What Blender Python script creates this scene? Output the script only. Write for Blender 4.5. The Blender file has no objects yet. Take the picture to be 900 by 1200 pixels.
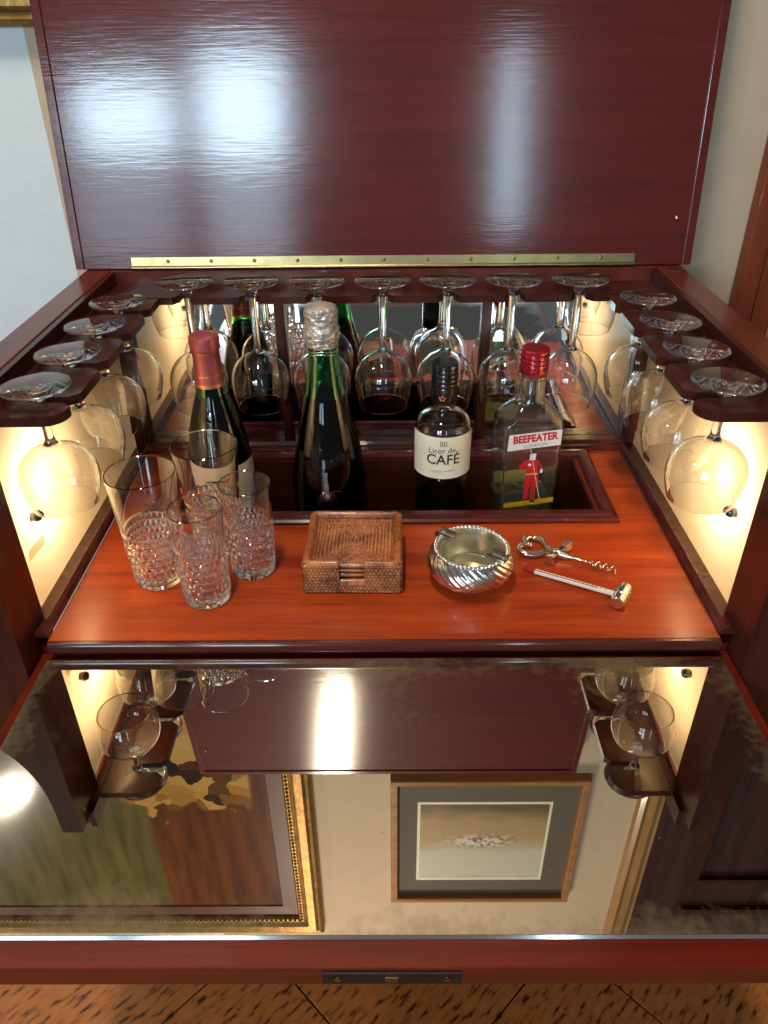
import bpy, bmesh, math, random
from mathutils import Vector, Matrix, noise
random.seed(7)
scene = bpy.context.scene
col = scene.collection
PI = math.pi
R = math.radians

# ------------------------------------------------------------------ camera
def make_camera():
    p, yaw, roll, f = R(32.53), R(-0.483), R(-0.613), 899.0
    fw = Vector((math.sin(yaw)*math.cos(p), math.cos(yaw)*math.cos(p), -math.sin(p)))
    r0 = Vector((math.cos(yaw), -math.sin(yaw), 0))
    u0 = r0.cross(fw)
    c, s = math.cos(roll), math.sin(roll)
    r = c*r0 + s*u0
    u = -s*r0 + c*u0
    cam = bpy.data.cameras.new('camera')
    cam.sensor_fit = 'HORIZONTAL'
    cam.sensor_width = 36.0
    cam.lens = 36.0*f/900.0
    cam.clip_start = 0.02
    cam.clip_end = 60
    o = bpy.data.objects.new('camera', cam)
    m = Matrix((r, u, -fw)).transposed().to_4x4()
    m.translation = Vector((0.0065, -0.5332, 0.4791))
    o.matrix_world = m
    col.objects.link(o)
    scene.camera = o
make_camera()

# ------------------------------------------------------------------ world and lamps
w = bpy.data.worlds.new('World')
scene.world = w
w.use_nodes = True
w.node_tree.nodes['Background'].inputs[0].default_value = (0.86, 0.95, 1.0, 1)
w.node_tree.nodes['Background'].inputs[1].default_value = 0.115

def area(name, loc, target, sx, sy, power, color, shape='RECTANGLE'):
    l = bpy.data.lights.new(name, 'AREA')
    l.shape = shape
    l.size = sx
    l.size_y = sy
    l.energy = power
    l.color = color
    o = bpy.data.objects.new(name, l)
    o.location = loc
    d = Vector(target) - Vector(loc)
    o.rotation_euler = d.to_track_quat('-Z', 'Y').to_euler()
    col.objects.link(o)
    return o
# the room's windows behind the photographer (their reflections show on the lid and the glasses)
COOL = (0.60, 0.83, 1.0)
WY = -3.0
def pane(x0, x1, z0, z1, power):
    area('window_light', ((x0+x1)/2, WY, (z0+z1)/2), ((x0+x1)/2, 0, (z0+z1)/2), x1-x0, z1-z0, power, COOL)
pane(-1.58, -1.09, 0.74, 1.08, 20)
pane(-0.94, -0.52, 0.70, 1.20, 25)
pane(-1.66, -1.09, 0.20, 0.68, 5.5)
pane(-0.94, -0.52, 0.20, 0.64, 5.0)
pane(0.59, 0.69, 0.36, 1.22, 7.0)
# ceiling lamp over the flap
area('ceiling_lamp_light', (-0.2, -0.27, 1.9), (-0.2, -0.27, 0), 0.10, 0.42, 19, (1.0, 0.92, 0.76))

area('ceiling_lamp_light', (-1.42, -0.36, 1.9), (-1.42, -0.36, 0), 0.18, 0.18, 8, (1.0, 0.95, 0.86), 'DISK')

scene.view_settings.view_transform = 'Standard'
scene.view_settings.look = 'None'
scene.view_settings.exposure = 0.0
scene.view_settings.gamma = 1.0
scene.render.engine = 'CYCLES'
cy = scene.cycles
cy.use_denoising = True
cy.denoiser = 'OPENIMAGEDENOISE'
cy.max_bounces = 28
cy.transmission_bounces = 26
cy.glossy_bounces = 12
cy.diffuse_bounces = 5
cy.transparent_max_bounces = 16
cy.caustics_reflective = True
cy.caustics_refractive = True
cy.blur_glossy = 0.4
cy.sample_clamp_indirect = 6.0

# ------------------------------------------------------------------ materials
def new_mat(name):
    m = bpy.data.materials.new(name)
    m.use_nodes = True
    nt = m.node_tree
    return m, nt, nt.nodes['Principled BSDF'], nt.nodes, nt.links

def simple(name, color, rough=0.5, metal=0.0, coat=0.0, var=0.0, vscale=30, bump=0.0, bscale=200, ior=1.5):
    m, nt, b, N, L = new_mat(name)
    b.inputs['Base Color'].default_value = (*color, 1)
    b.inputs['Roughness'].default_value = rough
    b.inputs['Metallic'].default_value = metal
    b.inputs['Coat Weight'].default_value = coat
    b.inputs['Coat Roughness'].default_value = 0.06
    b.inputs['IOR'].default_value = ior
    tc = N.new('ShaderNodeTexCoord')
    if var > 0:
        n = N.new('ShaderNodeTexNoise')
        n.inputs['Scale'].default_value = vscale
        n.inputs['Detail'].default_value = 6
        L.new(tc.outputs['Object'], n.inputs['Vector'])
        r = N.new('ShaderNodeMapRange')
        r.inputs['From Min'].default_value = 0.3
        r.inputs['From Max'].default_value = 0.7
        r.inputs['To Min'].default_value = 1-var
        r.inputs['To Max'].default_value = 1+var
        L.new(n.outputs['Fac'], r.inputs['Value'])
        mx = N.new('ShaderNodeVectorMath')
        mx.operation = 'SCALE'
        mx.inputs[0].default_value = color
        L.new(r.outputs['Result'], mx.inputs['Scale'])
        L.new(mx.outputs['Vector'], b.inputs['Base Color'])
    if bump > 0:
        n = N.new('ShaderNodeTexNoise')
        n.inputs['Scale'].default_value = bscale
        n.inputs['Detail'].default_value = 4
        L.new(tc.outputs['Object'], n.inputs['Vector'])
        bp = N.new('ShaderNodeBump')
        bp.inputs['Strength'].default_value = bump
        bp.inputs['Distance'].default_value = 0.001
        L.new(n.outputs['Fac'], bp.inputs['Height'])
        L.new(bp.outputs['Normal'], b.inputs['Normal'])
    return m

def wood(name, dark, light, axis='X', rough=0.3, coat=0.5, coat_rough=0.08, bump=0.15, stretch=14, scale=9, bdist=0.0006, wavy=0.0):
    """varnished timber: long noise streaks along the grain axis, fine pores and a slightly uneven varnish"""
    m, nt, b, N, L = new_mat(name)
    tc = N.new('ShaderNodeTexCoord')
    mp = N.new('ShaderNodeMapping')
    s = {'X': (1, stretch, stretch), 'Y': (stretch, 1, stretch), 'Z': (stretch, stretch, 1)}[axis]
    mp.inputs['Scale'].default_value = s
    L.new(tc.outputs['Object'], mp.inputs['Vector'])
    n1 = N.new('ShaderNodeTexNoise')
    n1.inputs['Scale'].default_value = scale*0.35
    n1.inputs['Detail'].default_value = 8
    n1.inputs['Roughness'].default_value = 0.62
    n1.inputs['Distortion'].default_value = 0.35
    L.new(mp.outputs['Vector'], n1.inputs['Vector'])
    n2 = N.new('ShaderNodeTexNoise')
    n2.inputs['Scale'].default_value = scale*2.4
    n2.inputs['Detail'].default_value = 5
    L.new(mp.outputs['Vector'], n2.inputs['Vector'])
    n3 = N.new('ShaderNodeTexNoise')           # broad figure of the veneer
    n3.inputs['Scale'].default_value = 3.2
    n3.inputs['Detail'].default_value = 3
    L.new(tc.outputs['Object'], n3.inputs['Vector'])
    a = N.new('ShaderNodeMath'); a.operation = 'MULTIPLY_ADD'
    a.inputs[1].default_value = 0.35
    L.new(n2.outputs['Fac'], a.inputs[0]); L.new(n1.outputs['Fac'], a.inputs[2])
    a2 = N.new('ShaderNodeMath'); a2.operation = 'MULTIPLY_ADD'
    a2.inputs[1].default_value = 0.35
    L.new(n3.outputs['Fac'], a2.inputs[0]); L.new(a.outputs[0], a2.inputs[2])
    cr = N.new('ShaderNodeValToRGB')
    cr.color_ramp.elements[0].position = 0.62
    cr.color_ramp.elements[0].color = (*dark, 1)
    cr.color_ramp.elements[1].position = 1.05
    cr.color_ramp.elements[1].color = (*light, 1)
    L.new(a2.outputs[0], cr.inputs['Fac'])
    L.new(cr.outputs['Color'], b.inputs['Base Color'])
    b.inputs['Roughness'].default_value = rough
    b.inputs['Coat Weight'].default_value = coat
    b.inputs['Coat Roughness'].default_value = coat_rough
    b.inputs['Coat IOR'].default_value = 1.50 if wavy > 0 else 1.47
    b.inputs['Specular IOR Level'].default_value = 0.15
    bp = N.new('ShaderNodeBump')
    bp.inputs['Strength'].default_value = bump
    bp.inputs['Distance'].default_value = bdist
    hh = N.new('ShaderNodeMath'); hh.operation = 'ADD'
    L.new(n2.outputs['Fac'], hh.inputs[0])
    hh.inputs[1].default_value = 0
    if wavy > 0:
        mp2 = N.new('ShaderNodeMapping')
        mp2.inputs['Scale'].default_value = {'X': (1, 3.2, 3.2), 'Y': (3.2, 1, 3.2), 'Z': (3.2, 3.2, 1)}[axis]
        L.new(tc.outputs['Object'], mp2.inputs['Vector'])
        n4 = N.new('ShaderNodeTexNoise')
        n4.inputs['Scale'].default_value = 22
        n4.inputs['Detail'].default_value = 3
        L.new(mp2.outputs['Vector'], n4.inputs['Vector'])
        mu = N.new('ShaderNodeMath'); mu.operation = 'MULTIPLY'
        mu.inputs[1].default_value = wavy
        L.new(n4.outputs['Fac'], mu.inputs[0])
        L.new(mu.outputs[0], hh.inputs[1])
    L.new(hh.outputs[0], bp.inputs['Height'])
    L.new(bp.outputs['Normal'], b.inputs['Normal'])
    L.new(bp.outputs['Normal'], b.inputs['Coat Normal'])
    return m

def glass(name, color=(1, 1, 1), ior=1.5, rough=0.0):
    m, nt, b, N, L = new_mat(name)
    b.inputs['Base Color'].default_value = (*color, 1)
    b.inputs['Roughness'].default_value = rough
    b.inputs['IOR'].default_value = ior
    b.inputs['Transmission Weight'].default_value = 1.0
    return m

M = {}
M['counter'] = wood('counter_mahogany', (0.21, 0.017, 0.003), (0.50, 0.068, 0.010), 'X', rough=0.45, coat=0.35, coat_rough=0.14, bump=0.10, stretch=16, scale=8)
M['lid'] = wood('lid_mahogany', (0.080, 0.0058, 0.0026), (0.130, 0.0108, 0.0042), 'X', rough=0.6, coat=1.0, coat_rough=0.125, bump=0.10, stretch=18, scale=9, bdist=0.0006, wavy=1.5)
M['dark'] = wood('dark_mahogany', (0.030, 0.006, 0.005), (0.075, 0.014, 0.010), 'Y', rough=0.35, coat=0.4, coat_rough=0.15, bump=0.15)
M['dark_x'] = wood('dark_mahogany_cross', (0.030, 0.006, 0.005), (0.080, 0.015, 0.010), 'X', rough=0.35, coat=0.4, coat_rough=0.15, bump=0.15)
M['dark_z'] = wood('dark_mahogany_upright', (0.040, 0.0085, 0.0055), (0.092, 0.020, 0.012), 'Z', rough=0.35, coat=0.4, coat_rough=0.15, bump=0.15)
M['rail'] = wood('rail_mahogany', (0.070, 0.013, 0.008), (0.16, 0.030, 0.016), 'Y', rough=0.32, coat=0.5, coat_rough=0.12, bump=0.12)
M['red'] = wood('red_mahogany', (0.085, 0.008, 0.0035), (0.175, 0.016, 0.006), 'X', rough=0.3, coat=0.6, coat_rough=0.10, bump=0.10)
M['moulding'] = wood('moulding_mahogany', (0.045, 0.009, 0.008), (0.12, 0.022, 0.016), 'X', rough=0.25, coat=0.7, coat_rough=0.08, bump=0.08)
M['door_red'] = wood('door_red_wood', (0.17, 0.030, 0.011), (0.30, 0.060, 0.022), 'Z', rough=0.4, coat=0.25, bump=0.1)
M['door_dark'] = wood('door_dark_wood', (0.040, 0.014, 0.014), (0.085, 0.030, 0.028), 'Z', rough=0.35, coat=0.4, bump=0.1)
M['door_gold'] = wood('casing_honey_wood', (0.30, 0.14, 0.045), (0.50, 0.26, 0.09), 'Z', rough=0.3, coat=0.5, bump=0.1)
M['frame_wood'] = wood('picture_frame_wood', (0.30, 0.12, 0.04), (0.48, 0.21, 0.075), 'X', rough=0.35, coat=0.3, bump=0.1)
M['brass'] = simple('hinge_brass', (0.46, 0.33, 0.15), 0.26, 1.0, var=0.12, vscale=60)
M['brass_dark'] = simple('screw_brass', (0.33, 0.22, 0.09), 0.35, 1.0)
M['iron'] = simple('lock_iron', (0.045, 0.035, 0.03), 0.45, 0.7, var=0.25, vscale=150)
M['silver'] = simple('silver', (0.90, 0.86, 0.78), 0.19, 1.0, var=0.06, vscale=80)
M['silver_old'] = simple('worn_silver', (0.70, 0.66, 0.58), 0.22, 1.0, var=0.2, vscale=220)
M['gilt_bowl'] = simple('gilt_bowl', (0.85, 0.74, 0.45), 0.30, 1.0, var=0.06, vscale=60)
M['black_rubber'] = simple('black_knob', (0.012, 0.011, 0.010), 0.3, 0.0, coat=0.5)
M['clear'] = glass('clear_glass', (0.995, 0.995, 0.99), 1.5)
M['crystal'] = glass('cut_crystal', (0.99, 0.985, 0.98), 1.52)
M['bottle_clear'] = glass('bottle_glass', (0.95, 0.975, 0.93), 1.5)
M['bottle_clear'].node_tree.nodes['Principled BSDF'].inputs['Transmission Weight'].default_value = 0.988   # faint white haze brightens the glass, standing in for refracted mirror light
M['green'] = glass('green_glass', (0.12, 0.66, 0.22), 1.5)
M['cava_green'] = glass('cava_green_glass', (0.10, 0.60, 0.24), 1.5)
def dull(n):
    M[n].node_tree.nodes['Principled BSDF'].inputs['Specular IOR Level'].default_value = 0.0
M['wine'] = simple('dark_wine', (0.010, 0.003, 0.003), 0.1)
M['coffee'] = simple('coffee_liqueur_liquid', (0.008, 0.004, 0.003), 0.08)
dull('wine'); dull('coffee')
M['gin'] = glass('straw_liquid', (0.97, 0.90, 0.38), 1.36)
M['paper'] = simple('cream_paper', (0.88, 0.77, 0.54), 0.6, var=0.06, vscale=50)
M['paper_white'] = simple('white_label', (0.82, 0.80, 0.74), 0.5)
M['paper_old'] = simple('aged_label_paper', (0.66, 0.55, 0.36), 0.7, var=0.14, vscale=40)
M['ink'] = simple('black_ink', (0.02, 0.018, 0.016), 0.5)
M['ink_grey'] = simple('grey_ink', (0.16, 0.14, 0.12), 0.5)
M['red_ink'] = simple('red_ink', (0.50, 0.010, 0.018), 0.45)
M['yellow_ink'] = simple('yellow_ink', (0.72, 0.52, 0.03), 0.45)
M['skin_ink'] = simple('pale_ink', (0.75, 0.55, 0.42), 0.5)
M['orange_ink'] = simple('orange_ink', (0.60, 0.14, 0.03), 0.5)
M['cap_red'] = simple('red_cap', (0.36, 0.008, 0.018), 0.22, 0.35, coat=0.5)
M['cap_black'] = simple('black_cap', (0.012, 0.011, 0.011), 0.25, 0.2, coat=0.4)
M['capsule'] = simple('rose_capsule', (0.42, 0.075, 0.075), 0.36, 0.3, var=0.12, vscale=120, bump=0.2, bscale=150)
M['capsule_gold'] = simple('capsule_gold_band', (0.62, 0.22, 0.06), 0.3, 0.7)
M['foil'] = simple('champagne_foil', (0.66, 0.56, 0.47), 0.34, 0.55, var=0.22, vscale=90, bump=0.6, bscale=180)
M['back_label'] = simple('straw_back_label', (0.80, 0.68, 0.12), 0.6, var=0.1, vscale=60)
M['thermo_white'] = simple('white_enamel', (0.82, 0.76, 0.66), 0.3)
M['thermo_red'] = simple('red_enamel', (0.40, 0.015, 0.015), 0.25)
M['lightbox'] = simple('lightbox_white', (0.50, 0.41, 0.29), 0.7)

M['mat_board'] = simple('grey_mat_board', (0.13, 0.098, 0.062), 0.8, var=0.06, vscale=300)
M['gold'] = simple('gilded_frame', (0.33, 0.18, 0.05), 0.40, 0.7, var=0.35, vscale=70, bump=0.5, bscale=160)
M['liner'] = simple('red_brown_liner', (0.10, 0.022, 0.015), 0.5, coat=0.0, var=0.1)

def rattan():
    m, nt, b, N, L = new_mat('rattan')
    tc = N.new('ShaderNodeTexCoord')
    n = N.new('ShaderNodeTexNoise'); n.inputs['Scale'].default_value = 260; n.inputs['Detail'].default_value = 4
    L.new(tc.outputs['Object'], n.inputs['Vector'])
    n2 = N.new('ShaderNodeTexNoise'); n2.inputs['Scale'].default_value = 40; n2.inputs['Detail'].default_value = 3
    L.new(tc.outputs['Object'], n2.inputs['Vector'])
    a = N.new('ShaderNodeMath'); a.operation = 'ADD'
    L.new(n.outputs['Fac'], a.inputs[0]); L.new(n2.outputs['Fac'], a.inputs[1])
    cr = N.new('ShaderNodeValToRGB')
    cr.color_ramp.elements[0].position = 0.35; cr.color_ramp.elements[0].color = (0.12, 0.022, 0.006, 1)
    cr.color_ramp.elements[1].position = 0.62; cr.color_ramp.elements[1].color = (0.56, 0.175, 0.05, 1)
    d = N.new('ShaderNodeMath'); d.operation = 'MULTIPLY'; d.inputs[1].default_value = 0.5
    L.new(a.outputs[0], d.inputs[0]); L.new(d.outputs[0], cr.inputs['Fac'])
    L.new(cr.outputs['Color'], b.inputs['Base Color'])
    b.inputs['Roughness'].default_value = 0.38
    b.inputs['Coat Weight'].default_value = 0.25
    return m
M['rattan'] = rattan()

def panel_mat():
    """opal acrylic sheet: passes the bulb's light through, with a faint gloss"""
    m, nt, b, N, L = new_mat('opal_acrylic')
    out = N['Material Output']
    tr = N.new('ShaderNodeBsdfTranslucent'); tr.inputs['Color'].default_value = (0.94, 0.78, 0.52, 1)
    df = N.new('ShaderNodeBsdfDiffuse'); df.inputs['Color'].default_value = (0.80, 0.66, 0.45, 1)
    mx = N.new('ShaderNodeMixShader'); mx.inputs[0].default_value = 0.35
    L.new(tr.outputs[0], mx.inputs[1]); L.new(df.outputs[0], mx.inputs[2])
    gl = N.new('ShaderNodeBsdfGlossy'); gl.inputs['Roughness'].default_value = 0.18
    m2 = N.new('ShaderNodeMixShader'); m2.inputs[0].default_value = 0.05
    L.new(mx.outputs[0], m2.inputs[1]); L.new(gl.outputs[0], m2.inputs[2])
    L.new(m2.outputs[0], out.inputs['Surface'])
    return m
M['panel'] = panel_mat()
def sticker_mat():
    m, nt, b, N, L = new_mat('translucent_sticker')
    tr = N.new('ShaderNodeBsdfTranslucent'); tr.inputs['Color'].default_value = (0.72, 0.66, 0.56, 1)
    df = N.new('ShaderNodeBsdfDiffuse'); df.inputs['Color'].default_value = (0.4, 0.36, 0.3, 1)
    mx = N.new('ShaderNodeMixShader'); mx.inputs[0].default_value = 0.3
    L.new(tr.outputs[0], mx.inputs[1]); L.new(df.outputs[0], mx.inputs[2])
    L.new(mx.outputs[0], N['Material Output'].inputs['Surface'])
    return m
M['sticker'] = sticker_mat()

def bulb_mat():
    m, nt, b, N, L = new_mat('glowing_bulb')
    e = N.new('ShaderNodeEmission')
    e.inputs['Color'].default_value = (1.0, 0.86, 0.64, 1)
    e.inputs['Strength'].default_value = 370
    L.new(e.outputs[0], N['Material Output'].inputs['Surface'])
    return m
M['bulb'] = bulb_mat()

def mirror_mat(name, tint, rough, aged, half=(0.312, 0.132), centre=(0, -0.131), spots=0.62):
    """silvered glass; aged = strength of specks and of the worn silvering along the edges"""
    m, nt, b, N, L = new_mat(name)
    out = N['Material Output']
    tc = N.new('ShaderNodeTexCoord')
    gl = N.new('ShaderNodeBsdfGlossy'); gl.inputs['Color'].default_value = (*tint, 1)
    gl.inputs['Roughness'].default_value = rough
    df = N.new('ShaderNodeBsdfPrincipled')
    df.inputs['Base Color'].default_value = (0.22, 0.15, 0.07, 1)
    df.inputs['Roughness'].default_value = 0.35
    n = N.new('ShaderNodeTexNoise'); n.inputs['Scale'].default_value = 150; n.inputs['Detail'].default_value = 5
    L.new(tc.outputs['Object'], n.inputs['Vector'])
    big = N.new('ShaderNodeTexNoise'); big.inputs['Scale'].default_value = 7; big.inputs['Detail'].default_value = 5
    L.new(tc.outputs['Object'], big.inputs['Vector'])
    vor = N.new('ShaderNodeTexVoronoi'); vor.inputs['Scale'].default_value = 85
    L.new(tc.outputs['Object'], vor.inputs['Vector'])
    sp = N.new('ShaderNodeMapRange')
    sp.inputs['From Min'].default_value = 0.10; sp.inputs['From Max'].default_value = 0.05
    L.new(vor.outputs['Distance'], sp.inputs['Value'])
    # only some of the cells carry a speck
    sel = N.new('ShaderNodeSeparateColor'); L.new(vor.outputs['Color'], sel.inputs[0])
    gt = N.new('ShaderNodeMath'); gt.operation = 'GREATER_THAN'; gt.inputs[1].default_value = 0.86
    L.new(sel.outputs[0], gt.inputs[0])
    spk = N.new('ShaderNodeMath'); spk.operation = 'MULTIPLY'
    L.new(sp.outputs[0], spk.inputs[0]); L.new(gt.outputs[0], spk.inputs[1])
    # closeness to the rim of the sheet, where silvering fails first
    sep = N.new('ShaderNodeSeparateXYZ'); L.new(tc.outputs['Object'], sep.inputs[0])
    def edge(ax, c, h):
        s1 = N.new('ShaderNodeMath'); s1.operation = 'SUBTRACT'; s1.inputs[1].default_value = c
        L.new(sep.outputs[ax], s1.inputs[0])
        s2 = N.new('ShaderNodeMath'); s2.operation = 'ABSOLUTE'; L.new(s1.outputs[0], s2.inputs[0])
        s3 = N.new('ShaderNodeMapRange'); s3.inputs['From Min'].default_value = h-0.045; s3.inputs['From Max'].default_value = h
        s3.inputs['To Min'].default_value = 0; s3.inputs['To Max'].default_value = 1
        L.new(s2.outputs[0], s3.inputs['Value'])
        return s3
    e1, e2 = edge(0, centre[0], half[0]), edge(1, centre[1], half[1])
    mxe = N.new('ShaderNodeMath'); mxe.operation = 'MAXIMUM'
    L.new(e1.outputs[0], mxe.inputs[0]); L.new(e2.outputs[0], mxe.inputs[1])
    # worn = (edge*0.5 + big + fine) over a threshold
    a1 = N.new('ShaderNodeMath'); a1.operation = 'MULTIPLY_ADD'; a1.inputs[1].default_value = 0.26
    L.new(mxe.outputs[0], a1.inputs[0]); L.new(big.outputs['Fac'], a1.inputs[2])
    a2 = N.new('ShaderNodeMath'); a2.operation = 'MULTIPLY_ADD'; a2.inputs[1].default_value = 0.30
    L.new(n.outputs['Fac'], a2.inputs[0]); L.new(a1.outputs[0], a2.inputs[2])
    wr = N.new('ShaderNodeMapRange'); wr.inputs['From Min'].default_value = 0.15+spots; wr.inputs['From Max'].default_value = 0.36+spots
    wr.inputs['To Max'].default_value = 0.75*aged
    L.new(a2.outputs[0], wr.inputs['Value'])
    mm = N.new('ShaderNodeMath'); mm.operation = 'MULTIPLY_ADD'; mm.inputs[1].default_value = 0.6*aged
    L.new(spk.outputs[0], mm.inputs[0]); L.new(wr.outputs[0], mm.inputs[2])
    cl = N.new('ShaderNodeClamp'); L.new(mm.outputs[0], cl.inputs[0])
    ms = N.new('ShaderNodeMixShader')
    L.new(cl.outputs[0], ms.inputs[0]); L.new(gl.outputs[0], ms.inputs[1]); L.new(df.outputs[0], ms.inputs[2])
    L.new(ms.outputs[0], out.inputs['Surface'])
    return m
M['flap_mirror'] = mirror_mat('old_flap_mirror', (0.68, 0.62, 0.55), 0.012, 0.8)
M['back_mirror'] = mirror_mat('old_back_mirror', (0.80, 0.82, 0.80), 0.015, 0.35, half=(5, 5), centre=(0, 0), spots=0.75)
M['mirror_edge'] = simple('mirror_bevel', (0.75, 0.78, 0.72), 0.08, 0.9)

def plaster(name, c, bump=0.4):
    return simple(name, c, 0.85, var=0.03, vscale=25, bump=bump, bscale=90)
M['wall_white'] = plaster('white_plaster', (0.80, 0.79, 0.76))
M['wall_beige'] = plaster('beige_plaster', (0.64, 0.46, 0.30))

def cork():
    m, nt, b, N, L = new_mat('cork_tile')
    tc = N.new('ShaderNodeTexCoord')
    mp = N.new('ShaderNodeMapping'); mp.inputs['Scale'].default_value = (1, 3.2, 1); mp.inputs['Rotation'].default_value = (0, 0, R(-20))
    L.new(tc.outputs['Object'], mp.inputs['Vector'])
    n = N.new('ShaderNodeTexNoise'); n.inputs['Scale'].default_value = 42; n.inputs['Detail'].default_value = 5
    L.new(mp.outputs['Vector'], n.inputs['Vector'])
    cr = N.new('ShaderNodeValToRGB')
    cr.color_ramp.elements[0].position = 0.34; cr.color_ramp.elements[0].color = (0.075, 0.020, 0.008, 1)
    cr.color_ramp.elements[1].position = 0.46; cr.color_ramp.elements[1].color = (0.50, 0.145, 0.028, 1)
    e = cr.color_ramp.elements.new(0.8); e.color = (0.60, 0.21, 0.05, 1)
    L.new(n.outputs['Fac'], cr.inputs['Fac'])
    L.new(cr.outputs['Color'], b.inputs['Base Color'])
    b.inputs['Roughness'].default_value = 0.4
    b.inputs['Coat Weight'].default_value = 0.2
    return m
M['cork'] = cork()
M['grout'] = simple('floor_joint', (0.03, 0.012, 0.006), 0.8)

def art_mat(kind):
    m, nt, b, N, L = new_mat('painted_panel' if kind == 'oil' else 'sepia_print')
    tc = N.new('ShaderNodeTexCoord')
    sep = N.new('ShaderNodeSeparateXYZ'); L.new(tc.outputs['Object'], sep.inputs[0])
    n = N.new('ShaderNodeTexNoise'); n.inputs['Detail'].default_value = 7
    mp = N.new('ShaderNodeMapping'); L.new(tc.outputs['Object'], mp.inputs['Vector']); L.new(mp.outputs['Vector'], n.inputs['Vector'])
    def ramp(pts):
        cr = N.new('ShaderNodeValToRGB')
        while len(cr.color_ramp.elements) < len(pts): cr.color_ramp.elements.new(0.5)
        for e, (p, c) in zip(cr.color_ramp.elements, pts):
            e.position = p; e.color = (*c, 1)
        return cr
    def mix(f, a, c):
        mx = N.new('ShaderNodeMix'); mx.data_type = 'RGBA'
        L.new(f, mx.inputs[0]); L.new(a, mx.inputs[6]); L.new(c, mx.inputs[7])
        return mx.outputs[2]
    def rng(o, a, c):
        r = N.new('ShaderNodeMapRange'); r.interpolation_type = 'SMOOTHSTEP'
        r.inputs['From Min'].default_value = a; r.inputs['From Max'].default_value = c
        L.new(o, r.inputs['Value']); return r.outputs[0]
    def mul(a, c):
        q = N.new('ShaderNodeMath'); q.operation = 'MULTIPLY'; L.new(a, q.inputs[0]); L.new(c, q.inputs[1]); return q.outputs[0]
    if kind == 'oil':
        mp.inputs['Scale'].default_value = (10, 1, 1.2); n.inputs['Scale'].default_value = 4
        base = ramp([(0.3, (0.075, 0.022, 0.008)), (0.7, (0.19, 0.058, 0.018))]); L.new(n.outputs['Fac'], base.inputs['Fac'])
        olive = ramp([(0.3, (0.085, 0.062, 0.018)), (0.7, (0.19, 0.135, 0.045))]); L.new(n.outputs['Fac'], olive.inputs['Fac'])
        c = mix(rng(sep.outputs[0], -0.49, -0.51), base.outputs['Color'], olive.outputs['Color'])
        # a table-like ochre curve at one side
        v = N.new('ShaderNodeVectorMath'); v.operation = 'DISTANCE'; v.inputs[1].default_value = (-0.86, 0.475, 0.85)
        L.new(tc.outputs['Object'], v.inputs[0])
        och = ramp([(0.3, (0.24, 0.13, 0.04)), (0.7, (0.38, 0.23, 0.08))]); L.new(n.outputs['Fac'], och.inputs['Fac'])
        c = mix(rng(v.outputs['Value'], 0.31, 0.30), c, och.outputs['Color'])
        # cluster of golden fruit and leaves low in the picture
        vo = N.new('ShaderNodeTexVoronoi'); vo.inputs['Scale'].default_value = 24
        dn = N.new('ShaderNodeTexNoise'); dn.inputs['Scale'].default_value = 26; dn.inputs['Detail'].default_value = 4
        L.new(tc.outputs['Object'], dn.inputs['Vector'])
        dv = N.new('ShaderNodeVectorMath'); dv.operation = 'MULTIPLY_ADD'; dv.inputs[1].default_value = (0.05, 0.0, 0.05)
        L.new(dn.outputs['Color'], dv.inputs[0]); L.new(tc.outputs['Object'], dv.inputs[2])
        L.new(dv.outputs['Vector'], vo.inputs['Vector'])
        sc = N.new('ShaderNodeSeparateColor'); L.new(vo.outputs['Color'], sc.inputs[0])
        fr = ramp([(0.0, (0.02, 0.012, 0.008)), (0.3, (0.14, 0.05, 0.012)), (0.55, (0.50, 0.24, 0.045)), (1.0, (0.55, 0.33, 0.10))])
        L.new(sc.outputs[0], fr.inputs['Fac'])
        n2 = N.new('ShaderNodeTexNoise'); n2.inputs['Scale'].default_value = 14; L.new(tc.outputs['Object'], n2.inputs['Vector'])
        ad = N.new('ShaderNodeMath'); ad.operation = 'MULTIPLY_ADD'; ad.inputs[1].default_value = 0.25
        L.new(n2.outputs['Fac'], ad.inputs[0]); L.new(sep.outputs[2], ad.inputs[2])
        low = rng(ad.outputs[0], 0.99, 0.965)
        side = mul(rng(sep.outputs[0], -0.56, -0.53), rng(sep.outputs[0], -0.275, -0.285))
        c = mix(mul(low, side), c, fr.outputs['Color'])
        b.inputs['Roughness'].default_value = 0.3; b.inputs['Specular IOR Level'].default_value = 0.1; b.inputs['Coat Weight'].default_value = 0.6; b.inputs['Coat Roughness'].default_value = 0.10
    else:
        mp.inputs['Scale'].default_value = (1, 1, 2.6); n.inputs['Scale'].default_value = 13
        z = sep.outputs[2]
        base = ramp([(0.0, (0.50, 0.38, 0.26)), (0.10, (0.62, 0.53, 0.42)), (0.42, (0.60, 0.50, 0.37)), (0.55, (0.46, 0.30, 0.13)), (0.8, (0.42, 0.26, 0.11)), (0.93, (0.20, 0.11, 0.045)), (1.0, (0.13, 0.07, 0.03))])
        # the view stands low to high; hills (dark) sit at the low edge as the mirror shows them turned over
        s = N.new('ShaderNodeMapRange'); s.inputs['From Min'].default_value = 1.115; s.inputs['From Max'].default_value = 0.845
        L.new(z, s.inputs['Value'])
        ad = N.new('ShaderNodeMath'); ad.operation = 'MULTIPLY_ADD'; ad.inputs[1].default_value = 0.22
        sb = N.new('ShaderNodeMath'); sb.operation = 'SUBTRACT'; sb.inputs[1].default_value = 0.5
        L.new(n.outputs['Fac'], sb.inputs[0]); L.new(sb.outputs[0], ad.inputs[0]); L.new(s.outputs[0], ad.inputs[2])
        L.new(ad.outputs[0], base.inputs['Fac'])
        c = base.outputs['Color']
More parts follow.
